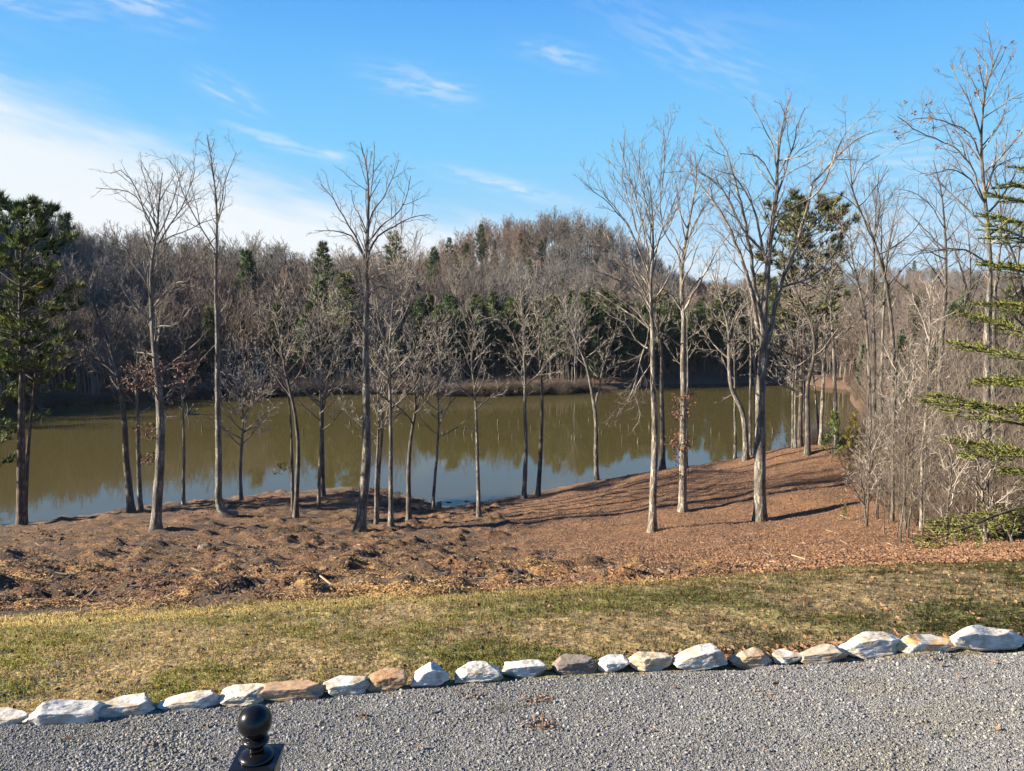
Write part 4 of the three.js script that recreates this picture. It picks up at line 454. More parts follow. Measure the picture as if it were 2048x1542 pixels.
{
  const rng = rand(77), bare = [farBare(601, 12.5), farBare(602, 12), farBare(603, 11.5), farBare(604, 13)];
  const wood = new THREE.Group(); wood.name = 'hillside_forest'; wood.userData = { kind: 'stuff', label: 'bare grey brown hardwood forest covering the hills beyond the lake' }; scene.add(wood);
  const pinewood = new THREE.Group(); pinewood.name = 'pine_wood'; pinewood.userData = { kind: 'stuff', label: 'dark green pines growing among the bare trees beyond the lake' }; scene.add(pinewood);
  const B = bare.map(() => []), P = pineKinds.map(() => []);
  for (let k = 0; k < 15500; k++) {
    const z = k % 9 === 0 ? -28 - rng() * 75 : -96 - Math.pow(rng(), 1.35) * 300, x = (rng() * 2 - 1) * (0.78 * -z + 35) - (rng() < 0.12 ? 40 : 0) - (z > -96 ? 50 : 0), s = farShore(x) - z; if (s < 0.6 || (z > -96 && x > -45)) continue;
    if (rng() > (s < 45 ? 0.74 : 0.66)) continue;
    const y = ground(x, z); if (y < WATER + 0.15) continue;
    const px = 1024 + x / -z * FOC, front = px > 805 && px < 1560 && s < 24, patch = fbm(x * 0.05, z * 0.05, 3, 66), p = V(x, y - 0.2, z);
    const green = front ? 0.9 : s < 30 && px < 800 ? 0.3 * step(0.42, 0.56, patch) + 0.04 : (x > -32 && x < -12 && z < -165) ? 0.3 : 0.3 * step(0.56, 0.64, patch) * (z < -190 ? 0.25 : 1) + 0.015;
    if (front && px < 1090 && s < 10) continue;
    if (rng() < green) P[Math.floor(rng() * 4)].push([p, rng() * 6.28, (front ? 0.78 : 0.72) * (0.75 + rng() * 0.4)]);
    else { const thin = x > -30 && x < -2 && z < -160 && z > -215 ? 0.8 : 1, ht = (z < -185 ? 0.78 + rng() * 0.3 : 0.6 + Math.pow(rng(), 0.8) * 0.58) * thin * (1 - 0.34 * step(1180, 1420, px)) * (s < 22 ? 0.85 : 1); B[Math.floor(rng() * 4)].push([p, rng() * 6.28, [ht * (0.9 + rng() * 0.3), ht, ht * (0.9 + rng() * 0.3)], (() => { const g = 0.62 + rng() * 0.75, w = (fbm(x * 0.05, z * 0.05, 2, 88) - 0.5) * 0.5 + (rng() - 0.5) * 0.1; return [g * (1 + w), g, g * (1 - w * 0.7)]; })()]); }
  }
  for (let k = 0; k < 420; k++) { const z = -56 - rng() * 62, x = 20 + rng() * 75, p = V(x, ground(x, z) - 0.2, z), px = 1024 + x / -z * FOC; if (p.y < WATER + 0.2 || px < 1640) continue; const g = 0.85 + rng() * 0.4, ht = 0.34 + rng() * 0.3; if (rng() < (z < -78 ? 0.36 : 0.12)) P[2].push([p, rng() * 6.28, 0.3 + rng() * 0.25]); else B[Math.floor(rng() * 4)].push([p, rng() * 6.28, [ht, ht, ht], [g, g, g]]); }
  const shore = [], sr = rand(919); for (let k = 0; k < 260; k++) { const x = -62 + sr() * 72, z = farShore(x) - 0.2 - sr() * 1.8; shore.push([V(x, Math.max(ground(x, z), WATER) - 0.1, z), sr() * 6.28, [1.2 + sr() * 1.6, 0.8 + sr() * 0.8, 1.2 + sr() * 1.4]]); }
  for (let k = 0; k < 330; k++) { const z = -54 - sr() * 62, px = 1590 + sr() * 330, x = (px - 1024) / FOC * -z, y = ground(x, z); if (y > WATER + 0.2) shore.push([V(x, y - 0.1, z), sr() * 6.28, [1 + sr(), 0.8 + sr() * 0.9, 1 + sr()]]); }
  instances('shore_brush', 'dark leafless brush along the far shores of the lake', brushGeo, M.brush, shore, sr, [0.5, 0.3]);
  console.log('far bare', B.map((b) => b.length).join(), 'pines', P.map((b) => b.length).join());
  bare.forEach((b, i) => { instances('trunks', null, b.st, M.farTrunk, B[i], rng, null, wood); instances('twigs', null, b.tw, M.far, B[i], rng, null, wood); });
  pineKinds.forEach((g, i) => { for (const m of g.children) instances(m.name === 'needles' ? 'needles' : m.name === 'trunk' ? 'trunks' : 'branches', null, m.geometry, m.material, P[i], rng, [0.75, 0.25], pinewood); });
  // single far trees that stand out
  const lone = (px, py, z, h, kind, label, wide = 1) => { const top = at(px, py, z), p = V(top.x, ground(top.x, top.z) - 0.2, top.z), g = pineKinds[kind].clone(); g.name = numbered('far_pine'); g.position.copy(p); const k = Math.max(0.4, (top.y - p.y) / [12, 13, 11, 14][kind]); g.scale.set(k * wide, k, k * wide); g.rotation.y = px; g.userData = { label, category: 'pine tree' }; scene.add(g); };
  lone(788, 468, 170, 13, 3, 'broad dark pine standing above the saddle of the skyline right of the candlestick tree', 1.25);
  lone(130, 432, 150, 12, 2, 'dark conifer on the left skyline just right of the tall left pine', 1.2);
  lone(492, 505, 128, 10, 2, 'dark green conifer on the left ridge right of the hooked tree', 1.1);
  lone(646, 490, 132, 11, 3, 'dark conifer on the ridge left of the candlestick tree');
  lone(962, 452, 205, 9, 3, 'small pine on the left shoulder of the round hill', 0.9);
  lone(1040, 470, 205, 9, 2, 'single dark evergreen on the face of the round hill below its top');
  lone(868, 500, 175, 9, 0, 'green pine in the saddle at the left foot of the round hill');
  lone(690, 552, 108, 11, 3, 'dense dark green conifer behind the candlestick trunk on the far shore', 1.4);
  lone(640, 560, 110, 11, 2, 'olive green conifer on the far shore left of the candlestick tree', 1.2);
  lone(225, 640, 104, 11, 3, 'green pine on the shaded far shore at the left, behind the leaning dark tree', 1.2);
  lone(900, 595, 112, 11, 2, 'low dark green pine at the left end of the far pine stand', 1.3);
  // front row of the pine stand
  const label = 'slim pine in the front row of the dark pine stand on the far shore', group = 'front row of pines on the far shore';
  for (let k = 0; k < 44; k++) { const px = 832 + k * 16.4 + (rng() - 0.5) * 12, z0 = 100, x = (px - 1024) / FOC * 112, z = farShore(x) - (px < 1090 ? 11 : 4) - rng() * 3, g = pineKinds[k % 2].clone(), p = V(x, ground(x, z) - 0.15, z); if (p.y < WATER - 0.2) continue; g.name = numbered('shore_pine'); g.position.copy(p); g.rotation.y = rng() * 6.28; const q = 0.66 + rng() * 0.22; g.scale.set(q, q, q); g.userData = { label, category: 'pine tree', group }; scene.add(g); }
}
// ------------------------------------------------------------------ drowned stumps and snags in the lake
{
  const rng = rand(313), label = 'short weathered stump sticking out of the lake', group = 'drowned stumps standing in the lake';
  const g = new Geo(), pts = [V(0, -0.5, 0), V(0.01, 0.1, 0), V(0.03, 0.45, 0.01), V(0.07, 0.8, 0)]; g.tube(pts, [0.13, 0.11, 0.095, 0.05], 7, 0, true); g.tube([V(0.04, 0.5, 0), V(0.16, 0.72, 0.02)], [0.04, 0.015], 5, 0, true);
  const geo = g.build(); let first = null;
  const spots = [[14, 848, 10], [78, 822, 9], [84, 846, 9], [170, 820, 7], [404, 862, 12], [160, 848, 4], [522, 866, 9], [606, 868, 9], [622, 830, 6], [895, 872, 13], [885, 868, 9], [911, 866, 11], [928, 868, 16], [945, 872, 10], [996, 850, 13], [1019, 848, 9], [1037, 850, 13], [998, 878, 13], [1024, 876, 10], [1144, 878, 10], [1150, 880, 9], [1162, 876, 7], [1198, 862, 9], [1203, 866, 8], [1244, 884, 16], [1276, 886, 12], [1241, 856, 9], [1257, 858, 10], [1299, 856, 12], [1388, 860, 14], [1385, 890, 16], [1408, 888, 9], [1423, 866, 12], [1439, 872, 9], [1546, 866, 12], [1178, 842, 7], [1120, 846, 7], [1062, 858, 8], [838, 852, 8], [700, 848, 7]];
  for (const [x, y, h] of spots) { const p = onPlane(x, y, WATER), d = -p.z, k = h / FOC * d / 0.8, o = first ? copyOf(first, p, rng() * 6.28, 1) : thing('lake_stump', label, 'stump', p, group); if (!first) { put('stump_post', geo, M.limbDark, o); first = o; } const sw = 0.4 + rng() * 0.5; o.scale.set(sw, k, sw); o.rotation.z = (rng() - 0.5) * 0.35; }
  const snag = (x, y, label, arms) => { const o = thing('lake_snag', label, 'snag', onPlane(x, y, WATER)), k = -o.position.z / FOC, b = new Geo(); for (const a of arms) { const line = a.map(([u, v]) => V(u * k, v * k, (rng() - 0.5) * 0.3)); b.tube(line, line.map((_, i) => mix(0.13, 0.035, i / (line.length - 1))), 6, 0, true); } put('driftwood', b.build(), M.wood, o); };
  snag(82, 820, 'forked dark snag in the lake just right of the left pine', [[[0, -4], [-2, 6], [-6, 14]], [[0, -2], [5, 4], [22, 2]]]);
  snag(335, 834, 'curved dead branch rising from the lake right of the lichened grey tree', [[[4, -3], [-3, 6], [-9, 22]], [[0, 0], [14, 1], [24, 1]]]);
  snag(376, 830, 'drowned bush with bare arms in the lake behind the thin rusty leaved tree', [[[0, -3], [-8, 10], [-18, 18]], [[0, -3], [6, 12], [14, 24]], [[0, -2], [10, 6], [22, 14]], [[0, 0], [2, 14], [-2, 26]], [[0, 0], [16, 2], [30, 1]]]);
  snag(718, 838, 'dark stump with root arms in the lake left of the candlestick trunk', [[[0, -3], [-2, 4], [-4, 12]], [[0, -2], [6, 3], [10, 10]], [[-8, 0], [0, 1], [12, 0]]]);
  snag(15, 818, 'bent snag in the lake near the left border', [[[2, -3], [-3, 6], [-8, 12]], [[0, 0], [12, 1], [20, 0]]]);
  const log = (x, y, z, dx, label, r = 0.09) => { const p = at(x, y, z); p.y = ground(p.x, p.z); const o = thing('fallen_branch', label, 'branch', p), b = new Geo(), e = V(dx, 0, 0); e.y = ground(p.x + dx, p.z) - p.y + 0.04; b.tube([V(0, 0.05, 0), e.clone().multiplyScalar(0.5).add(V(0, 0.08, 0.05)), e], [r, r * 0.9, r * 0.5], 7, 0, true); put('bark_wood', b.build(), M.wood, o); };
  log(340, 1018, 46.5, 1.3, 'pale fallen log at the water edge between the lichened tree and the hooked tree'); log(1195, 958, 51, 1.5, 'pale stick lying on the bank beside the narrow V tree', 0.05);
  const stump = (x, y, z, h, r, label) => { const p = at(x, y, z); p.y = ground(p.x, p.z); const o = thing('tree_stump', label, 'stump', p), b = new Geo(); b.tube([V(0, -0.2, 0), V(0, 0.06, 0), V(0.02, h * 0.6, 0), V(0.03, h, 0)], [r * 1.5, r * 1.15, r, r * 0.95], 9, 0, true); put('stump_wood', b.build(), M.limbPale, o); };
  stump(878, 1022, 48, 0.42, 0.16, 'short pale sawn stump beside the thin leaning tree at the water'); stump(413, 1116, 25, 0.12, 0.22, 'low pale sawn stump in the mulch below the hooked tree');
  stump(866, 1012, 47, 0.5, 0.09, 'dark cut stub at the foot of the thin pale leaning tree');
}

// ------------------------------------------------------------------ the row of border stones
function stone(s, i) {
  const [x0, x1, y0, y1] = s.px, rng = rand(4000 + i * 7), mid = onPlane((x0 + x1) / 2, y1 - 5, 0), t = mid.distanceTo(V(0, EYE, 0)), W = (x1 - x0) / FOC * t * 0.97, T = (y1 - y0) / FOC * t, H = (s.h ?? 0.55) * T / 0.88 * 0.84, Dp = Math.max(0.16, (1 - (s.h ?? 0.55)) * T / 0.47 * 1.15);
  const geo = new THREE.IcosahedronGeometry(1, 17), p = geo.attributes.position, col = new Float32Array(p.count * 3), v = V(0, 0, 0), cuts = [];
  for (let k = 0; k < 13; k++) cuts.push([V(rng() - 0.5, (rng() - 0.5) * 0.8, rng() - 0.5).normalize(), 0.66 + rng() * 0.2]);
  cuts.push([V((rng() - 0.5) * 0.25, 1, 0.2 + (rng() - 0.5) * 0.3).normalize(), 0.55], [V((rng() - 0.5) * 0.3, 0.15, 1).normalize(), 0.62], [V(0, 0.1, -1), 0.7], [V(-1, 0.2 * rng(), 0.3 * (rng() - 0.5)).normalize(), 0.82], [V(1, 0.2 * rng(), 0.3 * (rng() - 0.5)).normalize(), 0.82]);
  for (let k = 0; k < p.count; k++) {
    v.fromBufferAttribute(p, k).normalize(); let r = 1.05; for (const [n, d] of cuts) { const q = v.dot(n); if (q > 0.05) { const e = d / q; r = e < r ? (r - e > 0.06 ? e : mix(r, e, 0.8)) : r; } }
    v.multiplyScalar(r * (1 + (fbm3(v.x * 2.2 + i, v.y * 3.5, v.z * 2.2, 3, 5) - 0.5) * 0.2 + (fbm3(v.x * 7 + i, v.y * 15, v.z * 7, 3, 9) - 0.5) * 0.06));
    const u = v.x / 0.85; let top = 1; if (s.prof) { const f = clamp((u + 1) / 2) * (s.prof.length - 1), a = Math.min(Math.floor(f), s.prof.length - 2); top = mix(s.prof[a], s.prof[a + 1], f - a); }
    const X = v.x / 0.82 * W / 2, Y = v.y > 0 ? v.y / 0.56 * H * top : v.y * 0.14, Z = v.z / 0.78 * Dp / 2;
    p.setXYZ(k, X, Y, Z);
    const a = fbm3(X * 9 + i * 3, Y * 22, Z * 9, 4, 31), b = fbm3(X * 26 + i, Y * 40, Z * 26, 3, 37), m = step(0.46, 0.58, a), d = step(0.6, 0.7, fbm3(X * 14 + i * 5, Y * 30, Z * 14, 4, 41)) * (s.dark ?? 0.35), dirt = step(0.5, 0.62, fbm3(X * 12 + i * 9, Y * 16, Z * 12, 4, 47)) * 0.55;
    for (let c = 0; c < 3; c++) col[k * 3 + c] = mix(mix(mix(s.a[c], s.b[c], m), [0.26, 0.2, 0.14][c], dirt), 0.06, d) * (0.78 + b * 0.42);
  }
  { let mx = 0, my = 0; for (let k = 0; k < p.count; k++) { mx = Math.max(mx, Math.abs(p.getX(k))); my = Math.max(my, p.getY(k)); } for (let k = 0; k < p.count; k++) p.setXYZ(k, p.getX(k) * W / 2 / mx, p.getY(k) * (p.getY(k) > 0 ? H * 1.06 / my : 0.6), p.getZ(k)); }
  geo.deleteAttribute('normal'); geo.deleteAttribute('uv'); geo.setAttribute('color', new THREE.BufferAttribute(col, 3)); geo.computeVertexNormals();
  const o = new THREE.Mesh(geo, stoneMat); o.name = numbered('border_stone'); o.position.set(mid.x, -0.022, mid.z - Dp * 0.35); o.rotation.set(0, 0.15 + (s.turn ?? 0), s.tilt ?? 0); o.castShadow = o.receiveShadow = true; o.userData = { label: s.label, category: 'stone', group: 'border stones between gravel and lawn' }; scene.add(o);
}
const stoneMat = new THREE.MeshStandardMaterial({ vertexColors: true, roughness: 0.92, color: new THREE.Color(1, 1, 1) });
const white = [0.55, 0.525, 0.475], cream = [0.42, 0.355, 0.265], tan = [0.4, 0.26, 0.14], rust = [0.3, 0.165, 0.08], brown = [0.17, 0.13, 0.095], gris = [0.42, 0.405, 0.385];
[{ px: [-42, 48, 1420, 1451], a: white, b: cream, label: 'white stone cut off by the left border' },
  { px: [46, 183, 1408, 1447], a: white, b: gris, h: 0.75, prof: [0.5, 1, 0.85, 0.75, 0.8], dark: 0.1, label: 'long bluish white stone with a peak at its left end, second from the left border' },
  { px: [181, 303, 1393, 1428], a: white, b: cream, dark: 0.25, label: 'white and cream stone with a split front, third from the left border' },
  { px: [313, 433, 1382, 1414], a: cream, b: white, prof: [0.25, 0.7, 1, 0.95], label: 'long cream stone pointed at its left end, with a dark right front' },
  { px: [432, 523, 1367, 1404], a: cream, b: [0.58, 0.52, 0.4], h: 0.4, dark: 0.2, label: 'flat topped cream slab above the ball finial' },
  { px: [520, 643, 1362, 1393], a: [0.36, 0.22, 0.13], b: tan, dark: 0.6, label: 'long rusty brown stone right of the cream slab' },
  { px: [642, 734, 1351, 1381], a: white, b: cream, label: 'low whitish stone between a rusty brown and an orange brown one' },
  { px: [733, 813, 1336, 1371], a: tan, b: rust, prof: [0.8, 1, 1, 0.8], label: 'squat orange brown stone with a crack on its right' },
  { px: [820, 901, 1326, 1364], a: white, b: gris, prof: [0.25, 0.7, 1, 0.65, 0.3], h: 0.7, dark: 0.15, label: 'pointed white wedge shaped stone' },
  { px: [902, 1004, 1319, 1357], a: white, b: cream, prof: [0.8, 0.9, 1, 1, 0.8], dark: 0.75, label: 'white stone with a blackened right half' },
  { px: [1003, 1096, 1316, 1345], a: white, b: gris, dark: 0.5, prof: [0.7, 0.8, 1, 0.9], label: 'white stone with a dark front left of the dark brown one' },
  { px: [1106, 1192, 1305, 1338], a: brown, b: [0.2, 0.165, 0.14], dark: 0.5, h: 0.45, label: 'dark brown flat topped stone, the darkest of the row' },
  { px: [1196, 1259, 1310, 1334], a: white, b: gris, h: 0.5, dark: 0.1, label: 'small flat white slab right of the dark brown stone' },
  { px: [1258, 1344, 1300, 1331], a: [0.6, 0.43, 0.26], b: cream, label: 'tan block shaped stone right of the small white slab' },
  { px: [1349, 1459, 1287, 1331], a: white, b: cream, prof: [0.3, 0.75, 1, 1, 0.7], h: 0.65, dark: 0.12, label: 'large white rounded stone in the right half of the row' },
  { px: [1460, 1549, 1294, 1323], a: cream, b: tan, prof: [0.4, 0.9, 1, 0.7], label: 'cream and tan stone right of the large white rounded one' },
  { px: [1548, 1608, 1303, 1319], a: white, b: cream, dark: 0.1, label: 'low white stone barely above the gravel' },
  { px: [1598, 1703, 1289, 1316], a: cream, b: tan, prof: [0.5, 0.8, 1, 0.95], label: 'long low tan stone left of the big grey faced white one' },
  { px: [1688, 1816, 1264, 1305], a: white, b: cream, prof: [0.5, 0.8, 1, 0.95, 0.6], h: 0.65, dark: 0.3, label: 'big white stone with a grey right face' },
  { px: [1793, 1924, 1263, 1299], a: [0.62, 0.36, 0.14], b: white, prof: [1, 0.95, 0.6, 0.45, 0.3], label: 'long orange and white stone tapering to the right' },
  { px: [1915, 2062, 1250, 1292], a: white, b: gris, prof: [0.9, 1, 0.7, 0.7, 0.5], h: 0.7, dark: 0.08, label: 'bright white stone at the right border' }].forEach(stone);
// ------------------------------------------------------------------ gravel
function clod() { const g = new THREE.IcosahedronGeometry(1, 3), p = g.attributes.position; for (let k = 0; k < p.count; k++) { const x = p.getX(k), y = p.getY(k), z = p.getZ(k), f = 0.5 + fbm3(x * 1.6 + 4, y * 1.6, z * 1.6, 3, 77) * 0.9; p.setXYZ(k, x * f, y * f, z * f); } g.deleteAttribute('uv'); g.computeVertexNormals(); return g; }
function pebble(seed) { const rng = rand(seed), g = new THREE.IcosahedronGeometry(1, 0), p = g.attributes.position, key = new Map(); for (let k = 0; k < p.count; k++) { const id = [p.getX(k), p.getY(k), p.getZ(k)].map((e) => e.toFixed(2)).join(); if (!key.has(id)) key.set(id, 0.62 + rng() * 0.65); const f = key.get(id); p.setXYZ(k, p.getX(k) * f * 1.15, p.getY(k) * f * 0.72, p.getZ(k) * f); } g.deleteAttribute('uv'); g.computeVertexNormals(); return g; }
{
  const rng = rand(99), kinds = [1, 2, 3, 4, 5].map(pebble), lists = kinds.map(() => []), mat = new THREE.MeshStandardMaterial({ roughness: 0.88 });
  const gravel = new THREE.Group(); gravel.name = 'gravel'; gravel.userData = { kind: 'stuff', label: 'loose grey crushed gravel of the drive' }; scene.add(gravel);
  for (let k = 0; k < 430000; k++) {
    const z = -4.3 - rng() * 3, x = (rng() * 2 - 1) * (-z * 0.74 + 0.3); if (z < along(rockLine, x) + 0.02 + (rng() - 0.5) * 0.1) continue;
    const big = rng() < 0.035 || (Math.hypot(x + 2.6, (z + 5.0) * 1.4) < 0.5 && rng() < 0.12), s = (big ? 0.006 + rng() * 0.0085 : 0.0026 + rng() * 0.0038), g = 0.09 + Math.pow(rng(), 1.5) * 0.19, w = rng() < 0.07 ? 0.14 : 0, wear = fbm(x * 0.8, z * 1.4, 3, 141), dirt = step(0.6, 0.75, fbm(x * 1.3, z * 2, 3, 143)) * 0.25;
    lists[Math.floor(rng() * 5)].push([V(x, ground(x, z) + s * 0.3, z), rng() * 6.28, s, [g * (1.02 + w) * (0.86 + wear * 0.25), g * (0.995 - dirt * 0.1 + w * 0.5) * (0.86 + wear * 0.25), g * (0.965 - w * 1.5 - dirt * 0.4) * (0.86 + wear * 0.25)], [(rng() - 0.5) * 1.6, (rng() - 0.5) * 1.6]]);
  }
  kinds.forEach((g, i) => instances('pebbles', null, g, mat, lists[i], rng, null, gravel));
}
// ------------------------------------------------------------------ lawn grass, dead leaves, torn mulch
{
  const rng = rand(515), tuft = (n, h, spread, w) => { const g = new Geo(); for (let k = 0; k < n; k++) { const a = rng() * 6.28, r = rng() * spread, b = V(Math.cos(a) * r, -0.01, Math.sin(a) * r), lean = V(rng() - 0.5, 0, rng() - 0.5).multiplyScalar(1.3), L = h * (0.5 + rng() * 0.7), m = b.clone().add(V(lean.x * L * 0.35, L * 0.6, lean.z * L * 0.35)), t = b.clone().add(V(lean.x * L, L * 0.85, lean.z * L)), s = V(Math.cos(a * 3), 0, Math.sin(a * 3)).multiplyScalar(w), n1 = V(Math.sin(a * 3), 0.5, -Math.cos(a * 3)).normalize(); g.tri(b.clone().sub(s), b.clone().add(s), m, n1); g.tri(m.clone().addScaledVector(s, 0.7), t, m.clone().addScaledVector(s, -0.7), n1); } return g.build(); };
  const mat = new THREE.MeshStandardMaterial({ roughness: 0.85, side: THREE.DoubleSide }), lists = [[], [], []], kinds = [tuft(9, 0.055, 0.035, 0.0028), tuft(8, 0.045, 0.04, 0.003), tuft(11, 0.055, 0.045, 0.0028)];
  for (let k = 0; k < 130000; k++) {
    const z = -5 - Math.pow(rng(), 1.1) * 10.5, x = (rng() * 2 - 1) * (-z * 0.72 + 0.6); if (z > along(rockLine, x) - 0.1) continue; const lz = along(lawnLine, x), e = z - lz; if (e < -0.25 + (rng() - 0.5) * 0.5) continue;
    const a = fbm(x * 0.8, z * 0.8, 4, 51), b = fbm(x * 3.1, z * 3.1, 3, 52), c = fbm(x * 1.7 + 20, z * 1.7, 4, 57), near = clamp((z + 7.6 + (x < 0 ? 0.5 : 0)) / 1.4), green = step(0.44, 0.62, a * 0.5 + b * 0.2 + c * 0.3 + near * 0.05);
    const straw = step(1.25, 0.35, e) * 0.9; if (rng() > 0.42 + green * 0.6 + straw * 0.4) continue;
    const gg = rng() < (green * 0.5 + 0.16 + near * 0.1) * (1 - straw), t = 0.7 + rng() * 0.6, col = gg ? [0.18 * t + rng() * 0.13, 0.25 * t, 0.055 * t] : straw > 0.4 ? [0.55 * t, 0.42 * t, 0.165 * t] : [0.36 * t, 0.25 * t, 0.11 * t];
    lists[gg && green > 0.85 && rng() < 0.45 ? 2 : Math.floor(rng() * 2)].push([V(x, ground(x, z), z), rng() * 6.28, 0.7 + rng() * 0.6, col]);
  }
  { const m = onPlane(1012, 1415, 0); for (let k = 0; k < 90; k++) { const x = m.x + (rng() + rng() - 1) * 0.2, z = m.z + (rng() + rng() - 1) * 0.12, t = 0.6 + rng() * 0.6; lists[0].push([V(x, ground(x, z), z), rng() * 6.28, 0.35 + rng() * 0.3, [0.15 * t, 0.18 * t, 0.05 * t]]); } }
  const grass = new THREE.Group(); grass.name = 'lawn_grass'; grass.userData = { kind: 'stuff', label: 'patchy winter lawn of green and straw coloured grass' }; scene.add(grass);
  kinds.forEach((g, i) => instances('grass_blades', null, g, mat, lists[i], rng, null, grass));
  const lg = new Geo(); lg.leaf(V(0, 0, -0.5), V(0, 0.12, 1).normalize(), 1, rand(7)); const leafGeo = lg.build(), lmat = new THREE.MeshStandardMaterial({ roughness: 0.85, side: THREE.DoubleSide }), LV = [];
  const leafCol = () => { const t = 0.3 + rng() * 0.4, w = rng(); return [mix(0.33, 0.4, w) * t, mix(0.15, 0.235, w) * t, mix(0.068, 0.13, w) * t]; };
  for (let k = 0; k < 5200; k++) { const z = -5 - rng() * 9, x = (rng() * 2 - 1) * (-z * 0.72 + 0.6), rz = along(rockLine, x); if (z > rz - 0.05 && rng() > 0.04) continue; const close = rz - z < 0.45; if (!close && rng() > 0.3 + 0.25 * step(0, 6, x)) continue; LV.push([V(x, ground(x, z) + 0.015 + rng() * 0.02, z), rng() * 6.28, 0.03 + rng() * 0.035, leafCol(), [(rng() - 0.5) * 1.4, (rng() - 0.5) * 1.4]]); }
  for (let k = 0; k < 2600; k++) { const x = 1 + rng() * 5.5, z = along(rockLine, x) - 0.08 - Math.pow(rng(), 2) * 0.35; LV.push([V(x, ground(x, z) + 0.01 + rng() * 0.03, z), rng() * 6.28, 0.03 + rng() * 0.04, leafCol(), [(rng() - 0.5) * 1.6, (rng() - 0.5) * 1.6]]); }
  for (const [x, y, n, sp] of [[1085, 1452, 60, 0.12], [1080, 1396, 40, 0.1], [725, 1432, 18, 0.05], [1520, 1400, 14, 0.3], [960, 1385, 30, 0.16], [428, 1530, 3, 0.02]]) { const m = onPlane(x, y, 0); for (let k = 0; k < n; k++) { const q = V(m.x + (rng() + rng() - 1) * sp * 1.6, 0, m.z + (rng() + rng() - 1) * sp); LV.push([V(q.x, ground(q.x, q.z) + 0.008 + rng() * 0.012, q.z), rng() * 6.28, 0.014 + rng() * 0.03, leafCol(), [(rng() - 0.5), (rng() - 0.5)]]); } }
  instances('fallen_leaves', 'scattered brown leaves on the lawn and against the border stones', leafGeo, lmat, LV, rng);
  // leaf litter of the right bank
  const LL = [], CH = [], CL = [];
  for (let k = 0; k < 420000; k++) {
    const z = -9.5 * Math.exp(rng() * 1.72), x = (rng() * 2 - 1) * (-z * 0.74 + 1), q = zones(x, z); if (q.edge < 0.12 || q.lawn || q.gravel) continue; const y = ground(x, z); if (y < WATER + 0.1) continue;
    const d = -z, s = (0.023 + rng() * 0.034) * (1 + d * 0.01);
    if (rng() < q.litter) { if (rng() < 0.85) LL.push([V(x, y + 0.01 + rng() * 0.03, z), rng() * 6.28, s, leafCol(), [(rng() - 0.5) * 1.3, (rng() - 0.5) * 1.3]]); }
    else { const a = fbm(x * 0.8, z * 0.8, 4, 51), t = 0.55 + rng() * 0.8, st = rng() < 0.16 + 0.5 * step(0.5, 0.62, a) * step(-32, -12, z); if (rng() < 0.75) if (rng() > step(0.51, 0.57, fbm(x * 1.0 + 50, z * 2.1, 4, 58)) * 0.85) CH.push([V(x, y + 0.012 + rng() * 0.03, z), rng() * 6.28, [s * (0.5 + Math.pow(rng(), 2) * 1.6), s * 0.14, s * (0.1 + rng() * 0.16)], st ? [0.37 * t, 0.225 * t, 0.088 * t] : [0.165 * t, 0.086 * t, 0.037 * t], [(rng() - 0.5) * 0.9, (rng() - 0.5) * 0.9]]); }
  }
  for (let k = 0; k < 16000; k++) { const z = -10 * Math.exp(rng() * 1.6), x = (rng() * 2 - 1) * (-z * 0.74 + 1), q = zones(x, z); if (q.edge < 0.5 || rng() < q.litter * 0.94) continue; const y = ground(x, z); if (y < WATER + 0.2 || fbm(x * 0.5, z * 0.9, 3, 61) < 0.46) continue; const s = 0.018 + Math.pow(rng(), 4) * 0.06, t = 0.6 + rng() * 0.7; CL.push([V(x, y + s * 0.12, z), rng() * 6.28, [s * (1 + rng() * 0.8), s * (0.5 + rng() * 0.5), s], rng() < 0.3 ? [0.15 * t, 0.07 * t, 0.037 * t] : [0.1 * t, 0.062 * t, 0.036 * t], [(rng() - 0.5) * 0.8, (rng() - 0.5) * 0.8]]); }
  for (let k = 0; k < 260; k++) { const z = -9.8 * Math.exp(rng() * 1.5), x = (rng() * 2 - 1) * (-z * 0.72), q = zones(x, z), y = ground(x, z), t = 0.5 + rng() * 0.7; if (q.edge < 0.2 || y < WATER + 0.2) continue; CH.push([V(x, y + 0.03, z), rng() * 6.28, [0.15 + Math.pow(rng(), 2) * 0.6, 0.014 + rng() * 0.012, 0.014 + rng() * 0.012], [0.3 * t, 0.22 * t, 0.145 * t], [(rng() - 0.5) * 0.25, (rng() - 0.5) * 0.35]]); }
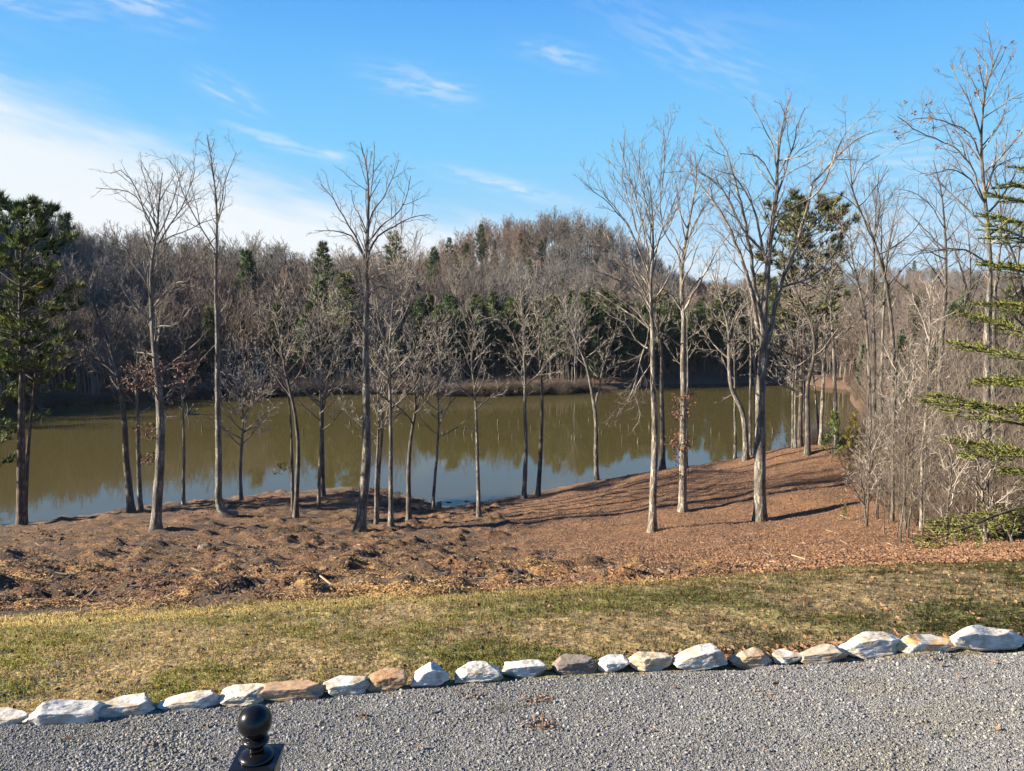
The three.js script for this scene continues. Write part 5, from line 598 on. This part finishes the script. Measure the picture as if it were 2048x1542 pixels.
  console.log('litter', LL.length, 'chips', CH.length, 'clods', CL.length);
  instances('leaf_litter', 'brown leaf litter covering the right bank', leafGeo, lmat, LL, rng);
  instances('mulch', 'shredded wood mulch and straw strewn over the cleared slope', new THREE.BoxGeometry(1, 1, 1), lmat, CH, rng);
  instances('earth_clods', 'clods of torn earth and root mats on the cleared slope', clod(), new THREE.MeshStandardMaterial({ roughness: 1 }), CL, rng);
}
// ------------------------------------------------------------------ black railing post with a ball finial
{
  const c = at(510, 1443, 1.95), o = thing('railing_post', 'glossy black square post with a ball finial in the foreground', 'railing post', V(c.x, 0, c.z)); o.rotation.y = 0.06;
  const paint = new THREE.MeshPhysicalMaterial({ color: new THREE.Color(0.006, 0.006, 0.007), roughness: 0.27, specularIntensity: 0.3, clearcoat: 0.4, clearcoatRoughness: 0.1 });
  const R = 0.0452, L = (pts, name) => put(name, new THREE.LatheGeometry(pts.map(([r, y]) => new THREE.Vector2(r, c.y + y)), 56), paint, o);
  const ball = new THREE.SphereGeometry(R, 64, 48).translate(0, c.y, 0); put('ball', ball, paint, o);
  L([[0.012, -0.040], [0.026, -0.043], [0.0335, -0.048], [0.036, -0.0535], [0.0335, -0.059], [0.026, -0.063], [0.0205, -0.069], [0.019, -0.077], [0.022, -0.085], [0.012, -0.085]], 'neck');
  L([[0.012, -0.084], [0.024, -0.0845], [0.036, -0.0875], [0.0445, -0.093], [0.047, -0.099], [0.0475, -0.104], [0.01, -0.104]], 'flange');
  put('cap_plate', new RoundedBoxGeometry(0.122, 0.016, 0.122, 4, 0.004).translate(0, c.y - 0.111, 0), paint, o);
  put('post', new RoundedBoxGeometry(0.1, c.y - 0.119 + 0.1, 0.1, 3, 0.004).translate(0, (c.y - 0.119 - 0.1) / 2, 0), paint, o);
}
{ let n = 0; scene.traverse((o) => { if (o.isMesh && !o.isInstancedMesh) n += o.geometry.index ? o.geometry.index.count / 3 : o.geometry.attributes.position.count / 3; }); console.log('triangles', n); }
renderer.render(scene, camera);
